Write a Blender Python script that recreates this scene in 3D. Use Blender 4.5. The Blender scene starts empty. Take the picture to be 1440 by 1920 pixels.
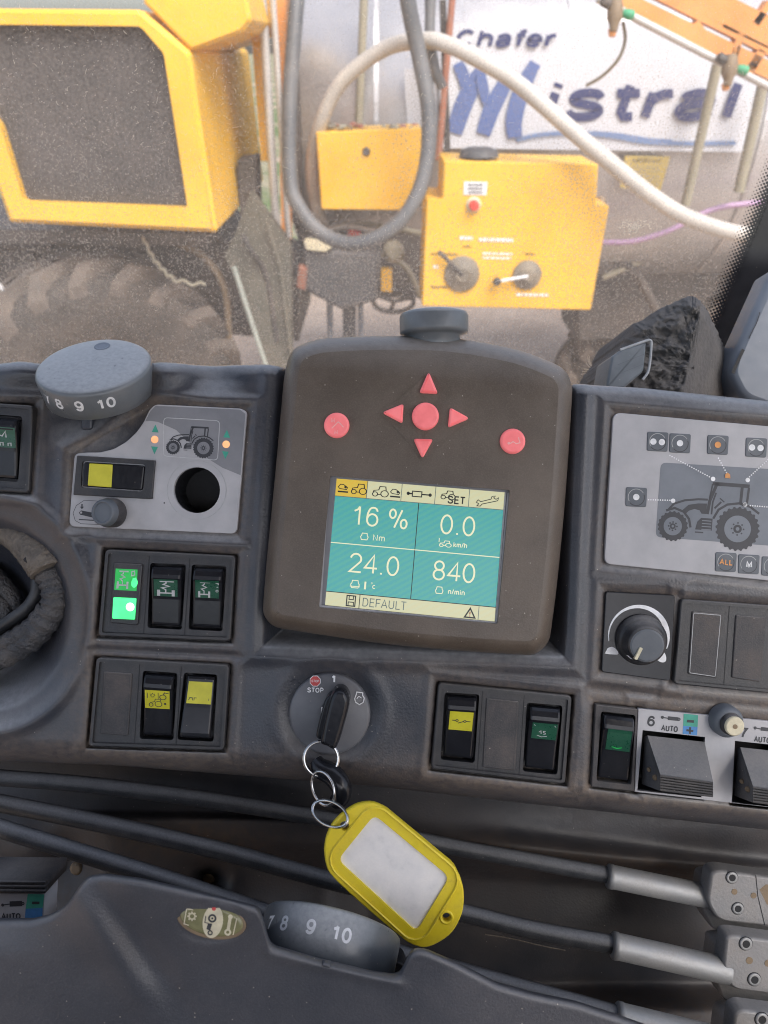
import bpy, math, random
import numpy as np
from mathutils import Matrix, Vector
from mathutils.geometry import delaunay_2d_cdt

# ------------------------------------------------------------------ camera, sky, sun, exposure
SC = bpy.context.scene
COL = SC.collection
RNG = random.Random(7)
NR = np.random.default_rng(11)

F = 26.0 / 36.0 * 1920.0          # focal length in units of the 1440 x 1920 photograph
PITCH = math.radians(32.0)        # the phone looks down at the dash
CAMZ = 2.40
DASH = 0.48                       # camera to the dash face, metres

cam_d = bpy.data.cameras.new('camera')
cam = bpy.data.objects.new('camera', cam_d)
COL.objects.link(cam)
cam.location = (0, 0, CAMZ)
cam.rotation_euler = (math.radians(90) - PITCH, 0, 0)
cam_d.sensor_fit = 'VERTICAL'
cam_d.sensor_height = 36.0
cam_d.sensor_width = 27.0
cam_d.lens = 26.0
cam_d.clip_start = 0.02
cam_d.clip_end = 2000
cam_d.dof.use_dof = True
cam_d.dof.focus_distance = 0.475
cam_d.dof.aperture_fstop = 10.0
SC.camera = cam

SUN_EL, SUN_AZ = math.radians(52), math.radians(150)
world = bpy.data.worlds.new('World')
SC.world = world
world.use_nodes = True
nt = world.node_tree
bg = nt.nodes['Background']
sky = nt.nodes.new('ShaderNodeTexSky')
sky.sky_type = 'NISHITA'
sky.sun_disc = False
sky.sun_elevation = SUN_EL
sky.sun_rotation = SUN_AZ
sky.air_density = 1.0
sky.dust_density = 4.0
sky.ozone_density = 1.0
hs = nt.nodes.new('ShaderNodeHueSaturation')      # thin cloud greys the blue
hs.inputs['Saturation'].default_value = 0.72
nt.links.new(sky.outputs[0], hs.inputs['Color'])
nt.links.new(hs.outputs[0], bg.inputs[0])
bg.inputs[1].default_value = 0.15
sun_d = bpy.data.lights.new('sun', 'SUN')
sun_d.energy = 1.3
sun_d.angle = math.radians(35)
sun_d.color = (1.0, 0.95, 0.88)
sun = bpy.data.objects.new('sun', sun_d)
COL.objects.link(sun)
sd_ = Vector((math.sin(SUN_AZ) * math.cos(SUN_EL), math.cos(SUN_AZ) * math.cos(SUN_EL), math.sin(SUN_EL)))
sun.rotation_euler = sd_.to_track_quat('Z', 'Y').to_euler()
SC.view_settings.view_transform = 'Standard'
SC.view_settings.look = 'None'
SC.view_settings.gamma = 1.0
SC.view_settings.exposure = 1.08
SC.cycles.pixel_filter_type = 'BLACKMAN_HARRIS'
SC.cycles.filter_width = 1.05
SC.cycles.max_bounces = 6
SC.cycles.transparent_max_bounces = 12
SC.cycles.caustics_reflective = False
SC.cycles.caustics_refractive = False

# ------------------------------------------------------------------ frames and pixel helpers
CAMM = Matrix.Translation((0, 0, CAMZ)) @ Matrix.Rotation(math.radians(90) - PITCH, 4, 'X')
DM = CAMM @ Matrix.Translation((0, 0, -DASH))      # dash frame: x right, y up the dash, z out of the dash
WM = Matrix.Identity(4)
S0 = DASH / F                                       # metres per photograph pixel on the dash face

def P(px, py, h=0.0, ref=None):
    """point of the dash frame; px, py measured at height ref (mm above the dash face), placed at height h (mm)"""
    r = h if ref is None else ref
    k = (DASH - r * 0.001) / F
    return ((px - 720) * k, (960 - py) * k, h * 0.001)

def W(px, py, Y):
    """world point on the vertical plane y = Y"""
    d = Vector(((px - 720) / F, 0, 0)) + Vector((0, math.sin(PITCH), math.cos(PITCH))) * ((960 - py) / F) + Vector((0, math.cos(PITCH), -math.sin(PITCH)))
    return tuple(Vector((0, 0, CAMZ)) + d * (Y / d.y))

def WP(px, py, p0, n):
    d = Vector(((px - 720) / F, 0, 0)) + Vector((0, math.sin(PITCH), math.cos(PITCH))) * ((960 - py) / F) + Vector((0, math.cos(PITCH), -math.sin(PITCH)))
    o = Vector((0, 0, CAMZ))
    return o + d * ((Vector(p0) - o).dot(Vector(n)) / d.dot(Vector(n)))

def sstep(a, b, x):
    t = np.clip((x - a) / (b - a), 0, 1)
    return t * t * (3 - 2 * t)

# ------------------------------------------------------------------ objects, things, parts
ORG = {}
FRM = {}

def thing(name, label, cat, origin=(0, 0, 0), frame=DM, group=None):
    o = bpy.data.objects.new(name, None)
    COL.objects.link(o)
    o.empty_display_size = 0.02
    o.matrix_world = frame @ Matrix.Translation(origin)
    o['label'] = label
    o['category'] = cat
    if group:
        o['group'] = group
    ORG[o.name] = origin
    FRM[o.name] = frame
    return o

class MB:
    """collects faces with materials and links them as one mesh object"""
    def __init__(s):
        s.v, s.f, s.m, s.sm, s.mats = [], [], [], [], []
        s.attr = None

    def mi(s, mat):
        if mat not in s.mats:
            s.mats.append(mat)
        return s.mats.index(mat)

    def add(s, verts, faces, mat, smooth=False):
        b = len(s.v)
        k = s.mi(mat)
        s.v.extend([tuple(p) for p in verts])
        for f in faces:
            s.f.append([b + i for i in f])
            s.m.append(k)
            s.sm.append(smooth)
        return s

    def build(s, name, parent=None, frame=DM, tag=None, group=None, label=None, kind=None):
        v = np.array(s.v, dtype=float)
        if parent is not None:
            root = parent
            while root.parent is not None:
                root = root.parent
            org = ORG[root.name]
        else:
            org = tuple((v.min(0) + v.max(0)) / 2)
        me = bpy.data.meshes.new(name)
        me.from_pydata([tuple(p) for p in (v - np.array(org))], [], s.f)
        for m in s.mats:
            me.materials.append(m)
        me.polygons.foreach_set('material_index', s.m)
        me.polygons.foreach_set('use_smooth', s.sm)
        if s.attr is not None:
            a = me.attributes.new('dust', 'FLOAT', 'POINT')
            a.data.foreach_set('value', np.asarray(s.attr, dtype=np.float32))
        me.update()
        o = bpy.data.objects.new(name, me)
        COL.objects.link(o)
        if parent is not None:
            o.parent = parent
        else:
            o.matrix_world = frame @ Matrix.Translation(org)
            ORG[o.name] = org
        if tag:
            o['label'], o['category'] = tag
        if label:
            o['label'] = label
        if group:
            o['group'] = group
        if kind:
            o['kind'] = kind
        return o

    # ---- outlines in photograph pixels (dash frame), heights in mm
    def flat(s, poly, h, mat, ref=None):
        return s.add([P(x, y, h, ref) for x, y in fixw(poly)], [list(range(len(poly)))], mat)

    def slab(s, poly, h0, h1, mat, b=0.0, holes=(), steps=3, hb=None, cap=True, ref=None, capmat=None):
        """raised plate: walls, a rounded edge b px wide, a flat cap (with holes cut through)"""
        poly = fixw(poly)
        n = len(poly)
        ref = h1 if ref is None else ref
        bh = (b * S0 * 1000) if hb is None else hb
        prof = [(0, h0), (0, h1 - bh)]
        if b > 0:
            for k in range(1, steps + 1):
                a = k / steps * math.pi / 2
                prof.append((b * (1 - math.cos(a)), h1 - bh + bh * math.sin(a)))
        rings = [[P(x, y, h, ref) for x, y in (inset(poly, i) if i > 0 else poly)] for i, h in prof]
        vs = [p for r in rings for p in r]
        fs = []
        for k in range(len(rings) - 1):
            for i in range(n):
                j = (i + 1) % n
                fs.append([k * n + i, k * n + j, (k + 1) * n + j, (k + 1) * n + i])
        s.add(vs, fs, mat, b > 0)
        if cap:
            top = inset(poly, b) if b > 0 else poly
            s.holed(top, holes, h1, capmat or mat, ref, h0)
        return s

    def holed(s, outer, holes, h, mat, ref=None, hwall=None, wallmat=None):
        outer = fixw(outer)
        if not holes:
            return s.flat(outer, h, mat, ref)
        pts, fs = cdt_fill(outer, holes)
        s.add([P(x, y, h, ref) for x, y in pts], fs, mat)
        if hwall is not None:
            for q in holes:
                q = fixw(q)
                n = len(q)
                vs = [P(x, y, h, ref) for x, y in q] + [P(x, y, hwall, ref if ref is not None else h) for x, y in q]
                s.add(vs, [[i, (i + 1) % n, n + (i + 1) % n, n + i] for i in range(n)], wallmat or mat)
        return s

    def disc(s, x, y, r, h, mat, n=24, ry=None, rot=0, ref=None):
        return s.flat(ell(x, y, r, ry, rot, n), h, mat, ref)

    def ring(s, x, y, r0, r1, h, mat, n=32, a0=0, a1=360):
        full = abs(a1 - a0) >= 360
        k = n if full else n + 1
        vs, fs = [], []
        for i in range(k):
            a = math.radians(a0 + (a1 - a0) * i / n)
            for r in (r0, r1):
                vs.append(P(x + r * math.cos(a), y + r * math.sin(a), h))
        for i in range(n):
            j = (i + 1) % k
            fs.append([2 * i, 2 * j, 2 * j + 1, 2 * i + 1])
        return s.add(vs, fs, mat)

    def line(s, pts, w, h, mat, closed=False, pm=None):
        pm = pm or (lambda x, y: P(x, y, h))
        n = len(pts)
        L, R = [], []
        def nrm(p_, q_):
            dx, dy = q_[0] - p_[0], q_[1] - p_[1]
            l = math.hypot(dx, dy) or 1e-9
            return -dy / l, dx / l
        for i in range(n):
            n1 = nrm(pts[(i - 1) % n], pts[i]) if closed or i > 0 else None
            n2 = nrm(pts[i], pts[(i + 1) % n]) if closed or i < n - 1 else None
            n1, n2 = n1 or n2, n2 or n1
            mx, my = n1[0] + n2[0], n1[1] + n2[1]
            k = w / max(mx * mx + my * my, 0.7)
            L.append(pm(pts[i][0] + mx * k, pts[i][1] + my * k))
            R.append(pm(pts[i][0] - mx * k, pts[i][1] - my * k))
        m = n if closed else n - 1
        return s.add(L + R, [[i, n + i, n + (i + 1) % n, (i + 1) % n] for i in range(m)], mat)

    def text(s, body, x, y, cap, rot, h, mat, wt=0.11, shear=0.0, sx=1.0, fit=None, pm=None, gap=.75, layered=False):
        """plain sans lettering drawn with strokes; capitals cap px tall, centred on x, y; rot in degrees clockwise as seen"""
        strokes, wid = lettering(body, wt, gap)
        if fit:
            sx = fit / (wid * cap)
        c, sn = math.cos(math.radians(rot)), math.sin(math.radians(rot))
        for i, st in enumerate(strokes):
            out = []
            for gx, gy in st[0]:
                gx, gy = (gx - wid / 2) * cap * sx + shear * (gy - .5) * cap, (0.5 - gy) * cap
                out.append((x + gx * c - gy * sn, y + gx * sn + gy * c))
            s.line(out, wt * cap, h + 0.012 * (i % 3), mat, st[1], (lambda u, v, i=i: pm(u, v, i)) if layered else pm)
        return s

    def lathe(s, c, axis, prof, mat, n=48, ref_dir=None, cap0=True, cap1=True, smooth=True):
        """prof: (radius mm, height along axis mm); c in frame metres"""
        A = Vector(axis).normalized()
        X = Vector(ref_dir) if ref_dir else Vector((1, 0, 0))
        X = (X - A * X.dot(A)).normalized()
        Y = A.cross(X)
        c = Vector(c)
        vs = []
        for r, z in prof:
            for i in range(n):
                a = 2 * math.pi * i / n
                vs.append(c + A * z * 0.001 + (X * math.cos(a) + Y * math.sin(a)) * r * 0.001)
        fs = []
        for k in range(len(prof) - 1):
            for i in range(n):
                j = (i + 1) % n
                fs.append([k * n + i, k * n + j, (k + 1) * n + j, (k + 1) * n + i])
        s.add(vs, fs, mat, smooth)
        if cap1:
            s.add(vs[-n:], [list(range(n))], mat)
        if cap0:
            s.add(vs[:n], [list(range(n))[::-1]], mat)
        return s

    def tube(s, pts, rad, mat, n=12, caps=True, wob=0.0):
        pts = [Vector(p) for p in pts]
        m = len(pts)
        rads = rad if isinstance(rad, (list, tuple)) else [rad] * m
        T = [(pts[min(i + 1, m - 1)] - pts[max(i - 1, 0)]).normalized() for i in range(m)]
        up = Vector((0, 0, 1)) if abs(T[0].z) < 0.9 else Vector((1, 0, 0))
        X = (up - T[0] * up.dot(T[0])).normalized()
        vs = []
        for i in range(m):
            X = (X - T[i] * X.dot(T[i])).normalized()
            Y = T[i].cross(X)
            for k in range(n):
                a = 2 * math.pi * k / n
                r = rads[i] * (1 + wob * (RNG.random() - 0.5))
                vs.append(pts[i] + (X * math.cos(a) + Y * math.sin(a)) * r)
        fs = []
        for i in range(m - 1):
            for k in range(n):
                j = (k + 1) % n
                fs.append([i * n + k, i * n + j, (i + 1) * n + j, (i + 1) * n + k])
        s.add(vs, fs, mat, True)
        if caps:
            s.add(vs[:n], [list(range(n))[::-1]], mat)
            s.add(vs[-n:], [list(range(n))], mat)
        return s

    def hull(s, verts, faces, mat, smooth=False):
        return s.add(verts, faces, mat, smooth)

    def wprism(s, poly, Y0, Y1, mat, bevel=0.0, holes=()):
        """front outline in photograph pixels on the plane y = Y0, run straight back to y = Y1"""
        poly = fixw(poly)
        f = [Vector(W(x, y, Y0)) for x, y in poly]
        n = len(f)
        if bevel:
            c = sum(f, Vector()) / n
            fr = [p + (c - p).normalized() * bevel for p in f]
            g = [p + Vector((0, bevel, 0)) for p in f]
        else:
            fr, g = f, f
        b = [Vector((p.x, Y1, p.z)) for p in f]
        vs = fr + g + b
        fs = []
        for k in (0, 1):
            for i in range(n):
                j = (i + 1) % n
                fs.append([k * n + i, k * n + j, (k + 1) * n + j, (k + 1) * n + i])
        s.add(vs, fs, mat)
        s.add(fr, [list(range(n))], mat)
        s.add(b, [list(range(n))[::-1]], mat)
        return s

    def bar(s, a, b, w, d, mat):
        """square bar between two world points"""
        a, b = Vector(a), Vector(b)
        t = (b - a).normalized()
        up = Vector((0, 1, 0)) if abs(t.y) < 0.9 else Vector((0, 0, 1))
        x = t.cross(up).normalized() * w / 2
        y = t.cross(x).normalized() * d / 2
        vs = [p + q for p in (a, b) for q in (x + y, x - y, -x - y, -x + y)]
        return s.add(vs, [[0, 1, 2, 3], [7, 6, 5, 4], [0, 4, 5, 1], [1, 5, 6, 2], [2, 6, 7, 3], [3, 7, 4, 0]], mat)

def inside(p, q):
    c = False
    for i in range(len(q)):
        (x1, y1), (x2, y2) = q[i], q[i - 1]
        if (y1 > p[1]) != (y2 > p[1]) and p[0] < (x2 - x1) * (p[1] - y1) / (y2 - y1) + x1:
            c = not c
    return c

def cdt_fill(outer, holes, extra=()):
    """triangles filling an outline with holes; faces turned towards the viewer"""
    pts, edges = [], []
    for q in [outer] + list(holes):
        b = len(pts)
        pts += [Vector(p) for p in q]
        edges += [(b + i, b + (i + 1) % len(q)) for i in range(len(q))]
    pts += [Vector(p) for p in extra]
    ov, oe, of, *_ = delaunay_2d_cdt(pts, edges, [], 0, 1e-5)
    ov = [tuple(v) for v in ov]
    keep = []
    for f in of:
        c = (sum(ov[i][0] for i in f) / len(f), sum(ov[i][1] for i in f) / len(f))
        if inside(c, outer) and not any(inside(c, q) for q in holes):
            keep.append(list(f) if area([ov[i] for i in f]) < 0 else list(f)[::-1])
    return ov, keep

def area(p):
    return sum(p[i][0] * p[(i + 1) % len(p)][1] - p[(i + 1) % len(p)][0] * p[i][1] for i in range(len(p))) / 2

def fixw(p):
    """same winding for every outline (faces then look out of the dash)"""
    p = list(p)
    return p if area(p) < 0 else p[::-1]

def inset(poly, d):
    n = len(poly)
    out = []
    sg = 1 if area(poly) > 0 else -1
    for i in range(n):
        a, b, c = poly[i - 1], poly[i], poly[(i + 1) % n]
        def nrm(p, q):
            dx, dy = q[0] - p[0], q[1] - p[1]
            l = math.hypot(dx, dy) or 1e-9
            return (-dy / l * sg, dx / l * sg)
        n1, n2 = nrm(a, b), nrm(b, c)
        mx, my = n1[0] + n2[0], n1[1] + n2[1]
        l2 = mx * mx + my * my
        k = min(2 * d / max(l2, 0.5), 2.2 * d)
        out.append((b[0] + mx * k, b[1] + my * k))
    return out

def rounded(poly, r, n=5):
    out = []
    m = len(poly)
    rs = r if isinstance(r, (list, tuple)) else [r] * m
    for i in range(m):
        a, b, c = (np.array(poly[k % m], float) for k in (i - 1, i, i + 1))
        u, v = a - b, c - b
        lu, lv = np.linalg.norm(u), np.linalg.norm(v)
        d = min(rs[i], lu * 0.48, lv * 0.48)
        if d < 0.05:
            out.append(tuple(b))
            continue
        p, q = b + u / lu * d, b + v / lv * d
        for k in range(n + 1):
            t = k / n
            out.append(tuple(p * (1 - t) ** 2 + b * 2 * t * (1 - t) + q * t * t))
    return out

def ell(x, y, rx, ry=None, rot=0, n=24):
    ry = rx if ry is None else ry
    c, s = math.cos(math.radians(rot)), math.sin(math.radians(rot))
    return [(x + rx * math.cos(a) * c - ry * math.sin(a) * s, y + rx * math.cos(a) * s + ry * math.sin(a) * c)
            for a in (2 * math.pi * i / n for i in range(n))]

def quadmap(q):
    (ax, ay), (bx, by), (cx, cy), (dx, dy) = q
    def m(s, t):
        return ((ax * (1 - s) + bx * s) * (1 - t) + (dx * (1 - s) + cx * s) * t,
                (ay * (1 - s) + by * s) * (1 - t) + (dy * (1 - s) + cy * s) * t)
    return m

def spline(pts, n=8):
    """Catmull-Rom through points of any dimension"""
    p = [np.array(q, float) for q in pts]
    p = [2 * p[0] - p[1]] + p + [2 * p[-1] - p[-2]]
    out = []
    for i in range(1, len(p) - 2):
        for k in range(n):
            t = k / n
            out.append(tuple(0.5 * (2 * p[i] + (p[i + 1] - p[i - 1]) * t + (2 * p[i - 1] - 5 * p[i] + 4 * p[i + 1] - p[i + 2]) * t * t
                                    + (3 * p[i] - p[i - 1] - 3 * p[i + 1] + p[i + 2]) * t ** 3)))
    out.append(tuple(p[-2]))
    return out

def _arc(cx, cy, rx, ry, a0, a1, n=12):
    return [(cx + rx * math.cos(math.radians(a0 + (a1 - a0) * i / n)), cy + ry * math.sin(math.radians(a0 + (a1 - a0) * i / n))) for i in range(n + 1)]

def _o(cx, cy, rx, ry, n=22):
    return ('c', _arc(cx, cy, rx, ry, 90, 450 - 360 / n, n - 1))

_S = [(.56, .78), (.48, .95), (.32, 1), (.14, .94), (.08, .76), (.16, .60), (.34, .51), (.52, .42), (.60, .25), (.52, .06), (.33, 0), (.14, .05), (.05, .24)]
GLYPH = {
    '0': (.68, [_o(.33, .5, .27, .5)]),
    '1': (.62, [[(.10, .74), (.27, .84), (.36, 1)], [(.36, 1), (.36, 0)]]),
    '2': (.68, [_arc(.33, .71, .26, .29, 170, -28) + [(.05, 0), (.62, 0)]]),
    '4': (.68, [[(.48, 0), (.48, 1), (.05, .28), (.66, .28)]]),
    '6': (.68, [_o(.33, .32, .26, .32), spline([(.57, .80), (.50, .94), (.36, 1), (.20, .93), (.10, .70), (.07, .45), (.07, .32)], 3)]),
    '7': (.66, [[(.05, 1), (.60, 1), (.44, .68), (.32, .34), (.26, 0)]]),
    '8': (.68, [_o(.33, .76, .22, .24), _o(.33, .27, .26, .27)]),
    '9': (.68, [_o(.33, .68, .26, .32), spline([(.09, .20), (.16, .06), (.30, 0), (.46, .07), (.56, .30), (.59, .55), (.59, .68)], 3)]),
    '%': (1.0, [_o(.20, .76, .15, .24, 16), _o(.78, .24, .15, .24, 16), [(.66, 1), (.32, 0)]]),
    '.': (.30, [[(.14, -.02), (.14, .07)]]),
    ' ': (.32, []), '/': (.34, [[(.02, 0), (.28, 1)]]),
    'A': (.74, [[(.03, 0), (.35, 1), (.67, 0)], [(.15, .33), (.55, .33)]]),
    'C': (.72, [_arc(.36, .5, .29, .5, 42, 318, 16)]),
    'D': (.72, [[(.08, 0), (.08, 1), (.30, 1)] + _arc(.32, .5, .31, .5, 90, -90, 12) + [(.08, 0)]]),
    'E': (.62, [[(.56, 1), (.08, 1), (.08, 0), (.57, 0)], [(.08, .53), (.52, .53)]]),
    'F': (.58, [[(.55, 1), (.08, 1), (.08, 0)], [(.08, .52), (.48, .52)]]),
    'I': (.22, [[(.10, 0), (.10, 1)]]),
    'L': (.56, [[(.08, 1), (.08, 0), (.52, 0)]]),
    'M': (.84, [[(.08, 0), (.08, 1), (.40, .12), (.72, 1), (.72, 0)]]),
    'N': (.72, [[(.08, 0), (.08, 1), (.60, 0), (.60, 1)]]),
    'O': (.78, [_o(.38, .5, .32, .5)]),
    'P': (.66, [[(.08, 0), (.08, 1), (.34, 1)] + _arc(.34, .735, .24, .265, 90, -90, 10) + [(.08, .47)]]),
    'R': (.70, [[(.08, 0), (.08, 1), (.36, 1)] + _arc(.36, .75, .22, .25, 90, -90, 10) + [(.08, .50)], [(.36, .50), (.60, 0)]]),
    'S': (.68, [spline(_S, 3)]),
    'T': (.62, [[(.01, 1), (.59, 1)], [(.30, 1), (.30, 0)]]),
    'U': (.72, [[(.08, 1), (.08, .30)] + _arc(.34, .28, .26, .28, 180, 360, 10) + [(.60, 1)]]),
    'a': (.58, [[(.07, .52)] + spline([(.10, .62), (.26, .72), (.42, .65), (.46, .50)], 3) + [(.46, .12), (.51, 0)], spline([(.46, .42), (.28, .39), (.12, .33), (.06, .18), (.12, .04), (.24, 0), (.38, .06), (.46, .22)], 3)]),
    'c': (.54, [_arc(.29, .36, .23, .36, 45, 315, 14)]),
    'e': (.58, [[(.06, .37), (.51, .37)] + _arc(.285, .36, .225, .36, 5, 318, 16)]),
    'f': (.34, [[(.36, .99), (.27, 1), (.19, .94), (.17, .82), (.17, 0)], [(.02, .71), (.34, .71)]]),
    'h': (.60, [[(.08, 0), (.08, 1)], [(.08, .42)] + _arc(.29, .48, .21, .24, 150, 0, 8) + [(.50, 0)]]),
    'i': (.22, [[(.09, 0), (.09, .72)], [(.09, .88), (.09, 1)]]),
    'k': (.52, [[(.08, 0), (.08, 1)], [(.45, .72), (.08, .28)], [(.20, .42), (.48, 0)]]),
    'l': (.22, [[(.09, 0), (.09, 1)]]),
    'm': (.88, [[(.08, 0), (.08, .72)], [(.08, .42)] + _arc(.25, .50, .17, .22, 150, 0, 8) + [(.42, 0)], [(.42, .44)] + _arc(.59, .50, .17, .22, 150, 0, 8) + [(.76, 0)]]),
    'n': (.60, [[(.08, 0), (.08, .72)], [(.08, .42)] + _arc(.29, .48, .21, .24, 150, 0, 8) + [(.50, 0)]]),
    'o': (.58, [_o(.285, .36, .225, .36, 16)]),
    'r': (.38, [[(.08, 0), (.08, .72)], [(.08, .45), (.14, .60), (.24, .69), (.36, .70)]]),
    's': (.54, [spline([(x * .80, y * .72) for x, y in _S], 3)]),
    't': (.36, [[(.17, .94), (.17, .14), (.23, .01), (.35, .01)], [(.02, .71), (.34, .71)]]),
}

def lettering(body, wt, gap=.75):
    """strokes of a line of text with capital height 1; returns [(points, closed)], width"""
    out, x = [], 0.0
    for ch in body:
        adv, st = GLYPH[ch]
        for q in st:
            closed = isinstance(q, tuple) and q[0] == 'c'
            pts = q[1] if closed else q
            out.append(([(x + wt * .5 + gx, wt * .5 + gy * (1 - wt)) for gx, gy in pts], closed))
        x += adv + wt * gap
    return out, x - wt * .4

# ------------------------------------------------------------------ materials
def newmat(name):
    m = bpy.data.materials.new(name)
    m.use_nodes = True
    n = m.node_tree.nodes
    return m, n, m.node_tree.links, n['Principled BSDF']

def mixc(n, l, fac, a, b):
    x = n.new('ShaderNodeMix')
    x.data_type = 'RGBA'
    for sock, val in ((x.inputs[0], fac), (x.inputs[6], a), (x.inputs[7], b)):
        if hasattr(val, 'links'):
            l.new(val, sock)
        elif isinstance(val, (int, float)):
            sock.default_value = val
        else:
            sock.default_value = (*val, 1)
    return x.outputs[2]

def noise(n, l, scale, detail=4, rough=0.6, vec=None):
    t = n.new('ShaderNodeTexNoise')
    t.inputs['Scale'].default_value = scale
    t.inputs['Detail'].default_value = detail
    t.inputs['Roughness'].default_value = rough
    if vec is None:
        c = n.new('ShaderNodeTexCoord')
        vec = c.outputs['Object']
    l.new(vec, t.inputs['Vector'])
    return t.outputs['Fac']

def ramp(n, l, src, lo, hi, a=0.0, b=1.0):
    r = n.new('ShaderNodeMapRange')
    r.inputs[1].default_value, r.inputs[2].default_value = lo, hi
    r.inputs[3].default_value, r.inputs[4].default_value = a, b
    l.new(src, r.inputs[0])
    return r.outputs[0]

def math_(n, l, op, a, b):
    x = n.new('ShaderNodeMath')
    x.operation = op
    for i, v in enumerate((a, b)):
        if hasattr(v, 'links'):
            l.new(v, x.inputs[i])
        else:
            x.inputs[i].default_value = v
    x.use_clamp = False
    return x.outputs[0]

BROWN = (0.20, 0.155, 0.12)

def plastic(name, col, rough=0.5, grain=900, bump=0.25, dust=0.25, dustcol=BROWN, scale=25, specks=0.5, attr=False, spec=0.5, metal=0.0, bdist=0.0004, coat=0.0, glowv=0.0, dust_sheen=0.0, mottle=0.0, mottlecol=None, dust_sheencol=(0.34, 0.325, 0.31)):
    """moulded plastic or paint: uneven tone, fine grain, dust in patches and pale specks"""
    m, n, l, bs = newmat(name)
    c = n.new('ShaderNodeTexCoord').outputs['Object']
    big = noise(n, l, scale, 5, 0.6, c)
    fine = noise(n, l, scale * 12, 3, 0.6, c)
    mott = noise(n, l, 1250 if grain > 200 else grain, 2, 0.75, c)
    base = mixc(n, l, ramp(n, l, big, 0.3, 0.7), tuple(v * 0.82 for v in col), tuple(min(v * 1.18, 1) for v in col))
    d = math_(n, l, 'MULTIPLY', ramp(n, l, big, 0.42, 0.75), ramp(n, l, fine, 0.3, 0.7, 0.5, 1.0))
    d = math_(n, l, 'MULTIPLY', d, dust)
    if attr:
        at = n.new('ShaderNodeAttribute')
        at.attribute_name = 'dust'
        e = math_(n, l, 'MULTIPLY', at.outputs['Fac'], ramp(n, l, fine, 0.25, 0.7, 0.25, 1.0))
        d = math_(n, l, 'ADD', d, e)
        mm = n.new('ShaderNodeClamp')
        l.new(d, mm.inputs[0])
        d = mm.outputs[0]
    colr = mixc(n, l, d, base, dustcol)
    if mottle > 0:
        colr = mixc(n, l, math_(n, l, 'MULTIPLY', ramp(n, l, mott, 0.45, 0.75), mottle), colr, mottlecol or tuple(min(1, v * 1.2 + .05) for v in dustcol))
    if dust_sheen > 0:       # settled dust plus painted sky sheen on upward faces
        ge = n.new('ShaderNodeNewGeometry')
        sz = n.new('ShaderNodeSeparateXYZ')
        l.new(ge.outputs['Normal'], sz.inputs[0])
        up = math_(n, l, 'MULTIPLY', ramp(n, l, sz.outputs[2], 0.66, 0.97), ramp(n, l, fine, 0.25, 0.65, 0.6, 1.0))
        colr = mixc(n, l, math_(n, l, 'MULTIPLY', up, dust_sheen), colr, dust_sheencol)
    if specks > 0:
        vo = n.new('ShaderNodeTexVoronoi')
        vo.inputs['Scale'].default_value = 260
        l.new(c, vo.inputs['Vector'])
        sp = ramp(n, l, vo.outputs['Distance'], 0.05, 0.12, 1.0, 0.0)
        sel = n.new('ShaderNodeSeparateColor')
        l.new(vo.outputs['Color'], sel.inputs[0])
        sp = math_(n, l, 'MULTIPLY', sp, ramp(n, l, sel.outputs[0], 0.80, 0.9))
        sp = math_(n, l, 'MULTIPLY', sp, specks)
        colr = mixc(n, l, sp, colr, (0.42, 0.38, 0.33))
    l.new(colr, bs.inputs['Base Color'])
    l.new(math_(n, l, 'ADD', math_(n, l, 'MULTIPLY', d, 0.35), ramp(n, l, fine, 0.3, 0.7, rough - 0.06, rough + 0.06)), bs.inputs['Roughness'])
    bs.inputs['Specular IOR Level'].default_value = spec
    bs.inputs['Metallic'].default_value = metal
    bs.inputs['Coat Weight'].default_value = coat
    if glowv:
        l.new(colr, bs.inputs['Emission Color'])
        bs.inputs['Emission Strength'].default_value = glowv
    bs.inputs['Coat Roughness'].default_value = 0.25
    if bump > 0:
        g = noise(n, l, grain, 2, 0.5, c)
        b = n.new('ShaderNodeBump')
        b.inputs['Strength'].default_value = bump
        b.inputs['Distance'].default_value = bdist
        l.new(g, b.inputs['Height'])
        l.new(b.outputs[0], bs.inputs['Normal'])
    return m

def ink(name, col, rough=0.5, var=0.12):
    m, n, l, bs = newmat(name)
    f = noise(n, l, 180, 4, 0.65)
    l.new(mixc(n, l, ramp(n, l, f, 0.35, 0.65), tuple(v * (1 - var) for v in col), tuple(min(1, v * (1 + var)) for v in col)), bs.inputs['Base Color'])
    bs.inputs['Roughness'].default_value = rough
    return m

def glow(name, col, strength, edge=None):
    m, n, l, bs = newmat(name)
    f = noise(n, l, 120, 2, 0.5)
    c = mixc(n, l, ramp(n, l, f, 0.35, 0.65), tuple(v * 0.85 for v in col), tuple(min(1, v * 1.12) for v in col))
    l.new(c, bs.inputs['Emission Color'])
    bs.inputs['Emission Strength'].default_value = strength
    bs.inputs['Base Color'].default_value = (*[v * 0.25 for v in col], 1)
    bs.inputs['Roughness'].default_value = 0.35
    return m

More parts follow.
